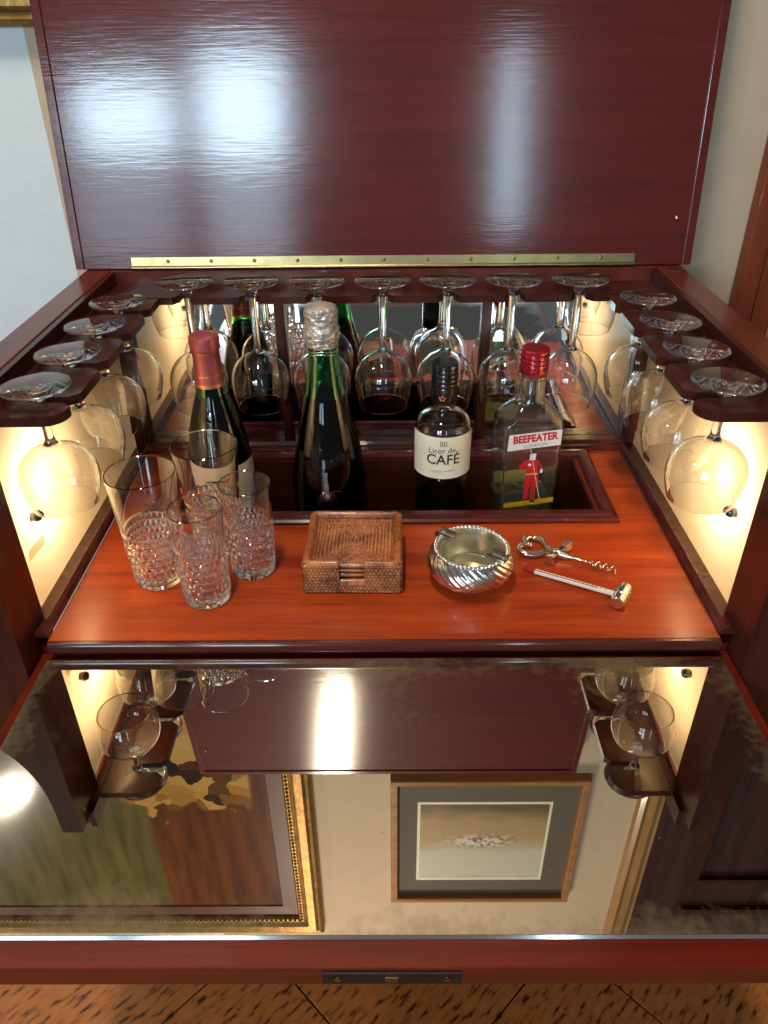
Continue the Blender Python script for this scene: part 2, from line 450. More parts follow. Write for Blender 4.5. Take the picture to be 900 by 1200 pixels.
        vo = N.new('ShaderNodeTexVoronoi'); vo.inputs['Scale'].default_value = 150; L.new(tc.outputs['Object'], vo.inputs['Vector'])
        sc = N.new('ShaderNodeSeparateColor'); L.new(vo.outputs['Color'], sc.inputs[0])
        hs = ramp([(0.0, (0.16, 0.09, 0.04)), (0.45, (0.45, 0.32, 0.18)), (0.5, (0.72, 0.64, 0.5)), (1.0, (0.66, 0.56, 0.42))]); L.new(sc.outputs[0], hs.inputs['Fac'])
        v = N.new('ShaderNodeVectorMath'); v.operation = 'DISTANCE'; v.inputs[1].default_value = (0.20, 0.0, 0.965)
        mp2 = N.new('ShaderNodeMapping'); mp2.inputs['Scale'].default_value = (1, 0, 3.2); mp2.inputs['Location'].default_value = (0, 0, -2.123)
        L.new(tc.outputs['Object'], mp2.inputs['Vector']); L.new(mp2.outputs['Vector'], v.inputs[0])
        c = mix(rng(v.outputs['Value'], 0.105, 0.02), c, hs.outputs['Color'])
        b.inputs['Roughness'].default_value = 0.6
    L.new(c, b.inputs['Base Color'])
    return m
M['oil'] = art_mat('oil')
M['print'] = art_mat('print')

# ------------------------------------------------------------------ mesh helpers
class MB:
    def __init__(s): s.v = []; s.f = []
    def add(s, v, f):
        o = len(s.v)
        s.v += [tuple(p) for p in v]
        s.f += [tuple(i+o for i in q) for q in f]
        return s
    def box(s, x0, x1, y0, y1, z0, z1):
        return s.add([(x0,y0,z0),(x1,y0,z0),(x1,y1,z0),(x0,y1,z0),(x0,y0,z1),(x1,y0,z1),(x1,y1,z1),(x0,y1,z1)],
              [(3,2,1,0),(4,5,6,7),(0,1,5,4),(1,2,6,5),(2,3,7,6),(3,0,4,7)])
    def prism(s, poly, a, b, axis):
        """extrude a 2-D polygon along an axis: 'x' poly=(y,z), 'y' poly=(x,z), 'z' poly=(x,y)"""
        n = len(poly)
        def P(p, t):
            return {'x': (t, p[0], p[1]), 'y': (p[0], t, p[1]), 'z': (p[0], p[1], t)}[axis]
        v = [P(p, a) for p in poly] + [P(p, b) for p in poly]
        f = [tuple(range(n)), tuple(range(2*n-1, n-1, -1))]
        f += [(i, i+n, (i+1) % n + n, (i+1) % n) for i in range(n)]
        return s.add(v, f)
    def lathe(s, prof, seg=48, rfun=None, cx=0, cy=0):
        """closed profile loop of (r,z); points with r=0 become poles"""
        n = len(prof); ids = []
        base = len(s.v)
        for (r, z) in prof:
            if r <= 1e-7:
                ids.append([len(s.v)]); s.v.append((cx, cy, z))
            else:
                row = []
                for k in range(seg):
                    a = 2*PI*k/seg
                    rr = r if rfun is None else rfun(r, z, a)
                    row.append(len(s.v)); s.v.append((cx+rr*math.cos(a), cy+rr*math.sin(a), z))
                ids.append(row)
        for i in range(n-1):
            A, B = ids[i], ids[i+1]
            if len(A) == 1 and len(B) == 1: continue
            for k in range(seg):
                k2 = (k+1) % seg
                if len(A) == 1: s.f.append((A[0], B[k2], B[k]))
                elif len(B) == 1: s.f.append((A[k], A[k2], B[0]))
                else: s.f.append((A[k], A[k2], B[k2], B[k]))
        return s
    def loft(s, rings, seg=64, cap=True):
        """rings of (z, a, b, exponent): super-ellipse sections"""
        base = len(s.v)
        for (z, a, b, n) in rings:
            for k in range(seg):
                t = 2*PI*(k+0.5)/seg
                c, q = math.cos(t), math.sin(t)
                s.v.append((a*math.copysign(abs(c)**(2/n), c), b*math.copysign(abs(q)**(2/n), q), z))
        for i in range(len(rings)-1):
            for k in range(seg):
                k2 = (k+1) % seg
                A = base+i*seg
                s.f.append((A+k, A+k2, A+seg+k2, A+seg+k))
        if cap:
            s.f.append(tuple(base+k for k in range(seg-1, -1, -1)))
            e = base+(len(rings)-1)*seg
            s.f.append(tuple(e+k for k in range(seg)))
        return s
    def tube(s, pts, rad, seg=10, closed=False):
        pts = [Vector(p) for p in pts]; n = len(pts)
        rad = rad if isinstance(rad, (list, tuple)) else [rad]*n
        base = len(s.v); ref = None
        for i in range(n):
            a = pts[(i-1) % n] if (closed or i > 0) else pts[i]
            b = pts[(i+1) % n] if (closed or i < n-1) else pts[i]
            t = (b-a).normalized()
            if ref is None:
                ref = t.orthogonal().normalized()
            ref = (ref - t*ref.dot(t)).normalized()
            q = t.cross(ref)
            for k in range(seg):
                an = 2*PI*k/seg
                s.v.append(tuple(pts[i] + rad[i]*(ref*math.cos(an)+q*math.sin(an))))
        m = n if closed else n-1
        for i in range(m):
            for k in range(seg):
                k2 = (k+1) % seg
                A, B = base+i*seg, base+((i+1) % n)*seg
                s.f.append((A+k, A+k2, B+k2, B+k))
        if not closed:
            s.f.append(tuple(base+k for k in range(seg-1, -1, -1)))
            s.f.append(tuple(base+(n-1)*seg+k for k in range(seg)))
        return s
    def grid(s, fn, nu, nv):
        base = len(s.v)
        for j in range(nv+1):
            for i in range(nu+1):
                s.v.append(tuple(fn(i/nu, j/nv)))
        for j in range(nv):
            for i in range(nu):
                a = base+j*(nu+1)+i
                s.f.append((a, a+1, a+nu+2, a+nu+1))
        return s
    def mesh(s, name, mat, smooth=None, bevel=0.0, recalc=True):
        me = bpy.data.meshes.new(name)
        me.from_pydata(s.v, [], s.f)
        if recalc or bevel > 0:
            bm = bmesh.new(); bm.from_mesh(me)
            bmesh.ops.recalc_face_normals(bm, faces=bm.faces)
            if bevel > 0:
                bmesh.ops.bevel(bm, geom=list(bm.edges), offset=bevel, segments=2, profile=0.5, affect='EDGES', clamp_overlap=True)
            bm.to_mesh(me); bm.free()
        if smooth is not None:
            me.shade_smooth()
            me.set_sharp_from_angle(angle=R(smooth))
        me.materials.append(M[mat])
        return me

def link(name, me, parent=None):
    o = bpy.data.objects.new(name, me)
    col.objects.link(o)
    if parent is not None: o.parent = parent
    return o
def tag(o, label=None, cat=None, group=None, kind=None):
    if label: o['label'] = label
    if cat: o['category'] = cat
    if group: o['group'] = group
    if kind: o['kind'] = kind
    return o
def empty(name, loc, label=None, cat=None, group=None, rz=0):
    o = bpy.data.objects.new(name, None)
    o.empty_display_size = 0.02
    o.location = loc; o.rotation_euler = (0, 0, rz)
    col.objects.link(o)
    return tag(o, label, cat, group)
def part(name, mb, mat, parent, smooth=None, bevel=0.0, recalc=True, label=None):
    o = link(name, mb.mesh(name, mat, smooth, bevel, recalc), parent)
    if label: o['label'] = label
    return o
def copy_tree(o, parent=None):
    c = o.copy(); col.objects.link(c); c.parent = parent
    for ch in list(o.children): copy_tree(ch, c)
    return c
def text2d(body, size, bold=0.0, xscale=1.0, shear=0.0, align='CENTER'):
    cu = bpy.data.curves.new('lettering', 'FONT')
    cu.body = body; cu.size = size; cu.offset = bold; cu.shear = shear
    cu.align_x = align; cu.align_y = 'CENTER'; cu.resolution_u = 3
    o = bpy.data.objects.new('lettering', cu); col.objects.link(o)
    bpy.context.view_layer.update()
    me = bpy.data.meshes.new_from_object(o)
    v = [(p.co.x*xscale, p.co.y) for p in me.vertices]
    f = [tuple(p.vertices) for p in me.polygons]
    bpy.data.objects.remove(o); bpy.data.curves.remove(cu); bpy.data.meshes.remove(me)
    return v, f
def letters(mb, body, size, fn, cx=0, cy=0, rot=0.0, bold=0.0, xscale=1.0, shear=0.0):
    v, f = text2d(body, size, bold, xscale, shear)
    c, s = math.cos(rot), math.sin(rot)
    mb.add([fn(cx+x*c-y*s, cy+x*s+y*c) for x, y in v], f)

# ================================================================== the setting
def setting():
    FZ = -0.6
    fl = tag(link('floor', MB().box(-2.2, 2.2, -1.6, 0.47, FZ-0.05, FZ-0.003).mesh('floor', 'grout')), kind='structure')
    T = 0.30; h = T/2-0.0012
    me = MB().box(-h, h, -h, h, -0.003, 0.0).mesh('cork_tile', 'cork', bevel=0.0006)
    c45 = math.cos(PI/4)
    for i in range(-6, 7):
        for j in range(-6, 7):
            x = (i-j)*T*c45+0.03; y = (i+j)*T*c45+0.05
            if -1.3 < x < 1.3 and -0.75 < y < 0.26:
                o = link('cork_tile', me, fl); o.location = (x, y, FZ); o.rotation_euler = (0, 0, PI/4)
    WYL = 0.48
    tag(link('wall_white', MB().box(-2.2, -0.40, WYL, WYL+0.1, FZ, 2.3).mesh('wall', 'wall_white')), kind='structure')
    tag(link('wall_beige', MB().box(-0.40, 2.2, WYL, WYL+0.1, FZ, 2.3).mesh('wall', 'wall_beige')), kind='structure')
    # door with casing
    d = empty('room_door', (0.78, WYL, FZ), 'dark panelled door in a honey wood casing beyond the bar cabinet', 'door')
    def dp(name, mb, mat, par=d, bevel=0.0, lab=None):
        mb.v = [(x-0.78, y-WYL, z-FZ) for x, y, z in mb.v]
        return part(name, mb, mat, par, bevel=bevel, label=lab)
    prof = [(0.512, WYL), (0.512, WYL-0.018), (0.520, WYL-0.024), (0.530, WYL-0.018), (0.545, WYL-0.020), (0.556, WYL-0.014), (0.562, WYL-0.014), (0.562, WYL)]
    dp('casing', MB().prism(prof, FZ, 1.62, 'z'), 'door_gold')
    dp('casing', MB().prism([(1.56-(x-0.512)+0.0, y) for x, y in prof], FZ, 1.62, 'z'), 'door_gold')
    dp('door_leaf', MB().box(0.5625, 1.50, WYL-0.012, WYL+0.02, FZ, 1.62), 'door_dark')
    for z0, z1 in ((-0.45, 0.25), (0.42, 1.10), (1.20, 1.50)):
        fr = MB()
        x0, x1, t = 0.665, 1.40, 0.016
        for a in ((x0, x1, z0, z0+t), (x0, x1, z1-t, z1), (x0, x0+t, z0+t, z1-t), (x1-t, x1, z0+t, z1-t)):
            fr.box(a[0], a[1], WYL-0.024, WYL-0.0125, a[2], a[3])
        dp('panel_moulding', fr, 'dark_z')
    # boards of the low panelling between cabinet and door casing
    b = empty('wooden_panelling', (0.485, WYL, FZ), 'reddish brown upright boards on the wall between the cabinet and the door casing', 'panelling')
    for x0, x1, y in ((0.459, 0.4845, 0.022), (0.4865, 0.5115, 0.018)):
        part('board', MB().box(x0-0.485, x1-0.485, -y, -0.0005, 0, 1.16), 'door_red', b, bevel=0.002)
setting()

# ================================================================== the bar cabinet
B0 = Vector((0, 0.19, -0.6))
cab = empty('bar_cabinet', B0, 'mahogany bar cabinet with raised lid, lowered mirrored flap and lit side panels', 'cabinet')
def cp(name, mb, mat, par=None, smooth=None, bevel=0.0, label=None, recalc=True):
    """part of the cabinet, given in room coordinates"""
    o = part(name, mb, mat, par if par is not None else cab, smooth, bevel, recalc, label)
    if par is None: o.location = -B0
    return o

def cabinet():
    # ---- counter with the bottle well
    W = 0.310; D = 0.392
    wx, wy0, wy1, wf = 0.247, 0.2055, 0.345, -0.100
    mb = MB()
    o = [(-W,0.0),(W,0.0),(W,D),(-W,D)]; i = [(-wx,wy0),(wx,wy0),(wx,wy1),(-wx,wy1)]
    for z in (0.0, -0.012):
        mb.v += [(x,y,z) for x,y in o+i]
    for k in range(4):
        k2 = (k+1) % 4
        mb.f += [(k,k2,4+k2,4+k), (8+k,12+k,12+k2,8+k2), (k,8+k,8+k2,k2), (4+k,4+k2,12+k2,12+k)]
    cp('counter_top', mb, 'counter')
    mb = MB()
    for z in (0.0,):
        pass
    nose = [(-0.0005, -0.013), (-0.0030, -0.013), (-0.0045, -0.0110), (-0.0045, -0.003), (-0.0035, -0.0008), (-0.0005, -0.0004)]
    cp('counter_nosing', MB().prism(nose, -W, W, 'x'), 'moulding', smooth=40)
    # well box
    t = 0.006
    well = cp('bottle_well', MB().box(-wx-t, wx+t, wy0-t, wy1+t, wf-t, wf), 'dark_x')
    e = 0.0003
    for bx in ((-wx+e, -wx+0.004, wy0+e, wy1-e), (wx-0.004, wx-e, wy0+e, wy1-e), (-wx+0.0042, wx-0.0042, wy0+e, wy0+0.004), (-wx+0.0042, wx-0.0042, wy1-0.004, wy1-e)):
        cp('well_side', MB().box(bx[0], bx[1], bx[2], bx[3], wf+0.0003, 0.0002), 'dark_x', well)
    # mouldings round the well
    def mould(p0, p1, inner, name='well_moulding'):
        """stepped moulding from p0 to p1; inner = unit vector to the well side"""
        w = 0.0185
        prof = [(0, 0.0004), (0, 0.0035), (0.003, 0.0055), (0.006, 0.0055), (0.008, 0.0090), (0.014, 0.0100), (0.0165, 0.0085), (w, 0.0050), (w, 0.0004)]
        p0, p1, inn = Vector(p0), Vector(p1), Vector(inner)
        d = (p1-p0).normalized(); m = MB(); n = len(prof)
        v = []
        for (u, z) in prof: v.append(p0 + inn*u + d*u + Vector((0,0,z)))
        for (u, z) in prof: v.append(p1 + inn*u - d*u + Vector((0,0,z)))
        f = [(k, k+1, n+k+1, n+k) for k in range(n-1)] + [tuple(range(n)), tuple(range(2*n-1, n-1, -1))]
        m.add(v, f)
        return cp(name, m, 'moulding', smooth=25)
    X, Y0, Y1 = 0.2665, 0.191, 0.3615
    mould((-X,Y0,0), (X,Y0,0), (0,1,0)); mould((X,Y0,0), (X,Y1,0), (-1,0,0))
    mould((X,Y1,0), (-X,Y1,0), (0,-1,0)); mould((-X,Y1,0), (-X,Y0,0), (1,0,0))
    # ledge below the mirrors
    q = [(0.3645, 0.0004), (0.3645, 0.004), (0.368, 0.0065), (0.374, 0.0065), (0.378, 0.010), (0.3925, 0.010), (0.3925, 0.0004)]
    cp('mirror_ledge', MB().prism(q, -0.3185, 0.3185, 'x'), 'moulding', smooth=25)
    # mirrors, posts, back board
    for x0, x1 in ((-0.3135, -0.1335), (-0.1205, 0.1205), (0.1335, 0.3135)):
        cp('back_mirror', MB().box(x0, x1, 0.3935, 0.3965, 0.0102, 0.2085), 'back_mirror')
    cp('back_board', MB().box(-0.33, 0.33, 0.3972, 0.404, -0.012, 0.2085), 'dark_x')
    for x in (-0.127, 0.127):
        cp('mirror_post', MB().box(x-0.0062, x+0.0062, 0.3845, 0.3968, 0.0103, 0.2085), 'dark_z', bevel=0.0015)
    for s in (-1, 1):
        x0, x1 = sorted((s*0.3138, s*0.3320))
        cp('corner_post', MB().box(x0, x1, 0.379, 0.3934, 0.0004, 0.2085), 'dark_z', bevel=0.001)
    # ---- sides: light boxes
    curve = [(0.480,-0.10),(0.462,-0.055),(0.448,-0.02),(0.425,0.030),(0.398,0.060),(0.376,0.083),(0.361,0.107),(0.3515,0.133),(0.3462,0.168),(0.3455,0.2146)]
    # smooth the curve
    cs = []
    for k in range(len(curve)-1):
        p0 = curve[max(k-1,0)]; p1 = curve[k]; p2 = curve[k+1]; p3 = curve[min(k+2,len(curve)-1)]
        for t in (0, .33, .66):
            cs.append(tuple(0.5*((2*p1[a])+(-p0[a]+p2[a])*t+(2*p0[a]-5*p1[a]+4*p2[a]-p3[a])*t*t+(-p0[a]+3*p1[a]-3*p2[a]+p3[a])*t**3) for a in (0,1)))
    cs.append(curve[-1])
    for s in (-1, 1):
        poly = [(s*x, z) for x, z in cs] + [(s*0.3232, 0.2146), (s*0.3232, -0.10)]
        cp('front_wing', MB().prism(poly, -0.026, 0.0285, 'y'), 'dark_z', smooth=30)
        shell = [(s*x, z) for x, z in cs] + [(s*(x-0.003), z) for x, z in reversed(cs)]
        cp('side_shell', MB().prism(shell, 0.0287, 0.404, 'y'), 'rail', smooth=30)
        lin = [(s*(x-0.0034), z) for x, z in cs] + [(s*(x-0.0048), z) for x, z in reversed(cs)]
        m = MB().prism(lin, 0.0302, 0.3965, 'y')
        # front, back, floor and top of the white-lined box
        a, b = sorted((s*0.3345, s*0.344))
        m.box(a, b, 0.0290, 0.0300, -0.01, 0.2140); m.box(a, b, 0.3930, 0.3938, -0.01, 0.2140)
        a, b = sorted((s*0.3345, s*0.425))
        m.box(a, b, 0.0302, 0.3928, -0.012, -0.0105)
        a, b = sorted((s*0.3345, s*0.340))
        m.box(a, b, 0.0302, 0.3928, 0.2128, 0.2144)
        cp('light_box_lining', m, 'lightbox')
        # opal panel: a 1.5 mm acrylic sheet, shown as the single sheet it is
        x = s*0.3330
        pn = MB(); pn.v = [(x,0.0288,0.0004),(x,0.3933,0.0004),(x,0.3933,0.2085),(x,0.0288,0.2085)]; pn.f = [(0,1,2,3)]
        panel = cp('light_panel', pn, 'panel', recalc=False)
        k = MB(); k.lathe([(0,-0.001),(0.0042,-0.001),(0.0055,0.003),(0.0055,0.006),(0.004,0.0085),(0,0.009)], 20)
        k.v = [(x - s*zz, 0.078+xx, 0.087+yy) for xx, yy, zz in k.v]
        cp('panel_knob', k, 'black_rubber', panel, smooth=40)
        if s < 0:
            st = MB().add([(x+0.0005, y, z) for y, z in ((0.0535,0.0640),(0.0500,0.0540),(0.0850,0.0500),(0.0890,0.0600))], [(0,1,2,3)])
            cp('sticker', st, 'sticker', panel, recalc=False, label='small grey sticker on the glowing panel')
        # bead along the foot of the panel
        bead = [(s*0.3105, 0.0004), (s*0.3105, 0.0030), (s*0.3125, 0.0065), (s*0.3160, 0.0085), (s*0.3185, 0.0080), (s*0.3205, 0.0040), (s*0.3325, 0.0030), (s*0.3325, 0.0004)]
        cp('panel_bead', MB().prism(bead, 0.004, 0.3785, 'y'), 'moulding', smooth=25)
        bl = MB(); bx = s*0.3470
        bl.lathe([(0,-0.013),(0.007,-0.0115),(0.0105,-0.006),(0.0115,0.0),(0.0105,0.006),(0.007,0.011),(0,0.013)], 16)
        bl.v = [(bx+a*0.85, 0.112+b*1.2, 0.106+c*1.1) for a, b, c in bl.v]
        cp('light_bulb', bl, 'bulb', smooth=60, label='glowing bulb behind the opal panel')
        # rim rail
        x0, x1 = sorted((s*0.3240, s*0.3535))
        cp('rim_rail', MB().box(x0, x1, -0.0020, 0.4100, 0.2150, 0.2336), 'rail', bevel=0.0015)
        x0, x1 = sorted((s*0.3180, s*0.3237))
        cp('rim_lining', MB().box(x0, x1, -0.006, 0.3852, 0.2086, 0.2325), 'dark')
        # glass rack with flared slots
        ys = [0.0543+0.0758*k for k in range(4)]
        xi, xs, hw, mo = 0.2545, 0.284, 0.0062, 0.0125
        out = [(0.3178, 0.0195)]
        rc = 0.018
        for k in range(7):
            a = PI/2*k/6
            out.append((xi+rc-rc*math.sin(a), 0.0195+rc-rc*math.cos(a)))
        for y in ys:
            out += [(xi, y-mo), (xi+0.008, y-hw)]
            for k in range(9):
                a = -PI/2+PI*k/8
                out.append((xs+0.002+hw*math.cos(a), y+hw*math.sin(a)))
            out += [(xi+0.008, y+hw), (xi, y+mo)]
        out += [(xi, 0.3300), (0.3178, 0.3300)]
        cp('glass_rack', MB().prism([(s*x, y) for x, y in out], 0.2090, 0.2172, 'z'), 'dark', bevel=0.0)
    # back rail and back rack
    cp('rim_rail', MB().box(-0.3238, 0.3238, 0.3872, 0.4100, 0.2088, 0.2336), 'rail', bevel=0.001)
    xs = [(k-3)*0.0758 for k in range(7)]
    y0, hw, mo = 0.3335, 0.0062, 0.0125
    out = [(-0.3178, y0)]
    for x in xs:
        out += [(x-mo, y0), (x-hw, y0+0.009)]
        for k in range(9):
            a = PI-PI*k/8
            out.append((x+hw*math.cos(a), 0.356+hw*math.sin(a)))
        out += [(x+hw, y0+0.009), (x+mo, y0)]
    out += [(0.3178, y0), (0.3178, 0.3868), (-0.3178, 0.3868)]
    cp('glass_rack', MB().prism(out, 0.2090, 0.2172, 'z'), 'dark_x')
    # small striker plate let into the rim
    cp('striker_plate', MB().box(0.333, 0.350, 0.368, 0.379, 0.2337, 0.2342), 'brass_dark', bevel=0.0001)
    # ---- carcass below
    cp('carcass', MB().box(-0.36, 0.36, 0.032, 0.404, -0.56, -0.108), 'red')
    cp('front_apron', MB().box(-0.3225, 0.3225, 0.0065, 0.0290, -0.100, -0.0128), 'red')
    for sx in (-0.33, 0.33):
        for sy in (0.06, 0.375):
            cp('leg', MB().box(sx-0.022, sx+0.022, sy-0.022, sy+0.022, -0.6, -0.5602), 'red', bevel=0.002)
    # ---- the lowered flap
    zt = -0.0205
    flap = cp('flap', MB().box(-0.3222, 0.3222, -0.2820, 0.0055, zt-0.0195, zt), 'red', bevel=0.0012, label='lowered drop front flap with an old mirror let into its face')
    cp('flap_mirror', MB().box(-0.3125, 0.3125, -0.2625, -0.0075, zt+0.0004, zt+0.0032), 'flap_mirror', flap)
    bev = MB().prism([(-0.2627, zt+0.0004), (-0.2640, zt+0.0004), (-0.2627, zt+0.0031)], -0.3125, 0.3125, 'x')
    cp('mirror_bevel', bev, 'mirror_edge', flap)
    lock = cp('lock_plate', MB().box(-0.0375, 0.050, -0.2836, -0.2822, zt-0.0150, zt-0.0030), 'iron', flap, bevel=0.0003)
    for x in (-0.028, 0.041):
        q = MB(); q.lathe([(0,0),(0.0024,0),(0.0024,0.0006),(0,0.0009)], 14)
        q.v = [(x+a, -0.2837-c, zt-0.009+b) for a, b, c in q.v]
        cp('lock_screw', q, 'brass_dark', flap)
    cp('lock_bolt', MB().box(0.002, 0.010, -0.2846, -0.2837, zt-0.0115, zt-0.0065), 'brass_dark', flap)
    # ---- the raised lid, leaning back
    th = math.atan2(0.12, 0.993)
    lid = link('lid', MB().box(-0.3630, 0.3630, 0.0, 0.020, 0.0, 0.480).mesh('lid', 'lid', bevel=0.0012), cab)
    lid.location = Vector((0, 0.3895, 0.2346)) - B0
    lid.rotation_euler = (-th, 0, 0)
    lid['label'] = 'raised glossy mahogany lid leaning back on its piano hinge'
    for a in ((-0.3632, -0.3535, -0.0022, -0.0002, 0.0005, 0.4795), (0.3535, 0.3632, -0.0022, -0.0002, 0.0005, 0.4795), (-0.3533, 0.3533, -0.0022, -0.0002, 0.4700, 0.4795)):
        part('lipping', MB().box(*a), 'lid', lid, bevel=0.0006)
    hinge = part('piano_hinge', MB().box(-0.297, 0.297, -0.0014, -0.0002, 0.0035, 0.0140), 'brass', lid, bevel=0.0003)
    # barrel knuckles, one mesh shared; 5 cm pitch
    kn = MB().tube([(-0.0245,0,0),(0.0245,0,0)], 0.0021, 12).mesh('hinge_knuckle', 'brass', 40)
    for k in range(12):
        o = link('hinge_knuckle', kn, lid); o.location = (-0.2722+k*0.0495, -0.0022, 0.0020)
    sw = MB().lathe([(0,0),(0.0022,0),(0.0020,0.0007),(0.0010,0.0011),(0,0.0012)], 14)
    sw.v = [(x, -z, y) for x, y, z in sw.v]
    sm = sw.mesh('screw', 'brass_dark', 50)
    for k in range(11):
        o = link('screw', sm, lid); o.location = (-0.2530+k*0.0510, -0.0014, 0.0090)
    ps = MB().lathe([(0,0),(0.0030,0),(0.0030,0.001),(0.0012,0.0026),(0,0.003)], 16)
    ps.v = [(x, -z, y) for x, y, z in ps.v]
    for x, z in ((0.3395, 0.052), (-0.340, 0.40)):
        o = part('lid_pin', MB().add(ps.v, ps.f), 'silver_old', lid, smooth=50); o.location = (x, -0.0002, z)
cabinet()

# ================================================================== hanging glasses
def closed(outer, inner):
    return outer + inner[::-1]
def spline(pts, n=6):
    out = []
    for k in range(len(pts)-1):
        p0 = pts[max(k-1,0)]; p1 = pts[k]; p2 = pts[k+1]; p3 = pts[min(k+2,len(pts)-1)]
        for j in range(n):
            t = j/n
            out.append(tuple(0.5*((2*p1[a])+(-p0[a]+p2[a])*t+(2*p0[a]-5*p1[a]+4*p2[a]-p3[a])*t*t+(-p0[a]+3*p1[a]-3*p2[a]+p3[a])*t**3) for a in (0,1)))
    out.append(pts[-1])
    return out
def thick(outer, t):
    """inner wall t inside an open (r,z) line"""
    res = []
    for k in range(len(outer)):
        a = outer[max(k-1,0)]; b = outer[min(k+1,len(outer)-1)]
        dx, dz = b[0]-a[0], b[1]-a[1]; l = math.hypot(dx, dz) or 1
        res.append((max(outer[k][0]+dz/l*t*SIGN, 0.0), outer[k][1]-dx/l*t*SIGN))
    return res
SIGN = 1
def stem_glass(foot_r, stem_top, stem_bot, stem_r, bowl, t=0.0011):
    """hanging upside down, origin in the flat top of the foot, everything below it"""
    foot = [(0,0),(foot_r-0.0016,0),(foot_r-0.0004,-0.0004),(foot_r,-0.0011),(foot_r-0.0004,-0.0018),(foot_r*0.85,-0.0026),(foot_r*0.50,-0.0036),(foot_r*0.28,-0.0060),(stem_r*1.6,-0.0092),(stem_r*1.35,stem_top),(0,stem_top)]
    f = MB().lathe(foot, 56).mesh('foot', 'clear', 50)
    st = spline([(stem_r*1.3,stem_top+0.0006),(stem_r*1.02,stem_top-0.006),(stem_r*0.92,(stem_top+stem_bot)/2),(stem_r*0.98,stem_bot+0.006),(stem_r*1.5,stem_bot-0.0006)], 5)
    s = MB().lathe([(0,st[0][1])]+st+[(0,st[-1][1])], 20).mesh('stem', 'clear', 40)
    ou = spline(bowl, 6)
    inn = []
    for k in range(len(ou)):
        a = ou[max(k-1,0)]; b = ou[min(k+1,len(ou)-1)]
        dx, dz = b[0]-a[0], b[1]-a[1]; l = math.hypot(dx, dz) or 1
        r, z = ou[k][0]+dz/l*t, ou[k][1]-dx/l*t
        inn.append((r, z))
    inn = [(r, z) for r, z in inn if r > 0.002 and z < bowl[0][1]-0.0022]
    rim = ou[-1]
    prof = [(0, ou[0][1])] + ou + [(rim[0]-t*0.5, rim[1]-0.0004)] + inn[::-1] + [(0, inn[0][1]+0.0004)]
    bme = MB().lathe(prof, 64).mesh('bowl', 'clear', 50)
    return f, s, bme
tall = stem_glass(0.0325, -0.0135, -0.0835, 0.0043,
    [(0.0052,-0.0835),(0.0095,-0.0865),(0.0215,-0.0935),(0.0305,-0.1040),(0.0352,-0.1180),(0.0350,-0.1340),(0.0330,-0.1460),(0.0308,-0.1560)])
small = stem_glass(0.0295, -0.0130, -0.0535, 0.0042,
    [(0.0050,-0.0535),(0.0095,-0.0555),(0.0225,-0.0620),(0.0308,-0.0712),(0.0340,-0.0825),(0.0336,-0.0945),(0.0312,-0.1055),(0.0288,-0.1130)])
ORD = ['first', 'second', 'third', 'fourth', 'fifth', 'sixth', 'seventh']
def place_glass(kind, loc, label, group, rz):
    g = empty('wine_glass', loc, label, 'glass', group, rz)
    for n, me in zip(('foot', 'stem', 'bowl'), kind): link(n, me, g)
    return g
ZF = 0.2305
for k in range(7):
    lab = ('first tall goblet hanging on the back rack, nearest the rack end beside the wine bottle' if k == 0 else
           'last tall goblet hanging on the back rack, at the end beside the gin bottle' if k == 6 else
           'tall goblet hanging on the back rack, %s from the wine bottle end' % ORD[k])
    place_glass(tall, ((k-3)*0.0758, 0.3540, ZF), lab, 'tall goblets hanging on the back rack', random.uniform(0, 6))
for s, side in ((-1, 'rack above the tumblers'), (1, 'rack beside the gin bottle')):
    for k in range(4):
        lab = ('small stem glass on the %s, %s from its rounded end' % (side, ORD[k]))
        place_glass(small, (s*0.2845, 0.0543+0.0758*k, ZF), lab, 'small stem glasses hanging on the side racks', random.uniform(0, 6))

# ================================================================== cut crystal tumblers
def tumbler(h, rb, rt, cut, ncol, nrow, t=0.0016):
    seg = ncol*8
    floor_t = 0.011
    rad = lambda z: rb+(rt-rb)*(z/h)
    prof = [(0, 0.0), (rb*0.80, 0.0), (rb-0.0012, 0.0002), (rb, 0.0014), (rad(0.006), 0.006)]
    z0, z1 = 0.007, cut
    per = 8
    n = nrow*per
    for k in range(n+1):
        z = z0+(z1-z0)*k/n
        prof.append((rad(z), z))
    prof += [(rad(z1+0.002), z1+0.002), (rad(h*0.75), h*0.75), (rad(h*0.92), h*0.92), (rt, h-0.0006), (rt-t*0.5, h)]
    inner = [(rt-t, h-0.0006)]
    for k in range(8):
        z = h-(h-floor_t)*(k+1)/8
        inner.append((rad(z)-t-(0.0014 if k > 3 else 0.0004*k), z))
    inner += [(inner[-1][0]-0.004, floor_t-0.0016), (0, floor_t-0.0020)]
    def rf(r, z, a):
        if r < rad(z)-0.0004 or z < z0-1e-6 or z > z1+1e-6: return r
        v = (z-z0)/(z1-z0)*nrow
        row = int(min(v, nrow-1e-6)); fv = v-row
        u = a/(2*PI)*ncol + 0.5*(row % 2)
        fu = u-math.floor(u)
        bump = (1-abs(2*fu-1)**2.2) * (1-abs(2*fv-1)**4)
        fade = 1.0 if row < nrow-1 else 0.7
        return r - 0.0013 + 0.0022*bump*fade
    return MB().lathe(prof+inner, seg, rf)
hb_big = tumbler(0.1245, 0.0242, 0.0335, 0.062, 28, 7).mesh('cut_tumbler', 'crystal', 22)
hb_small = tumbler(0.1035, 0.0222, 0.0254, 0.062, 24, 7).mesh('cut_tumbler', 'crystal', 22)
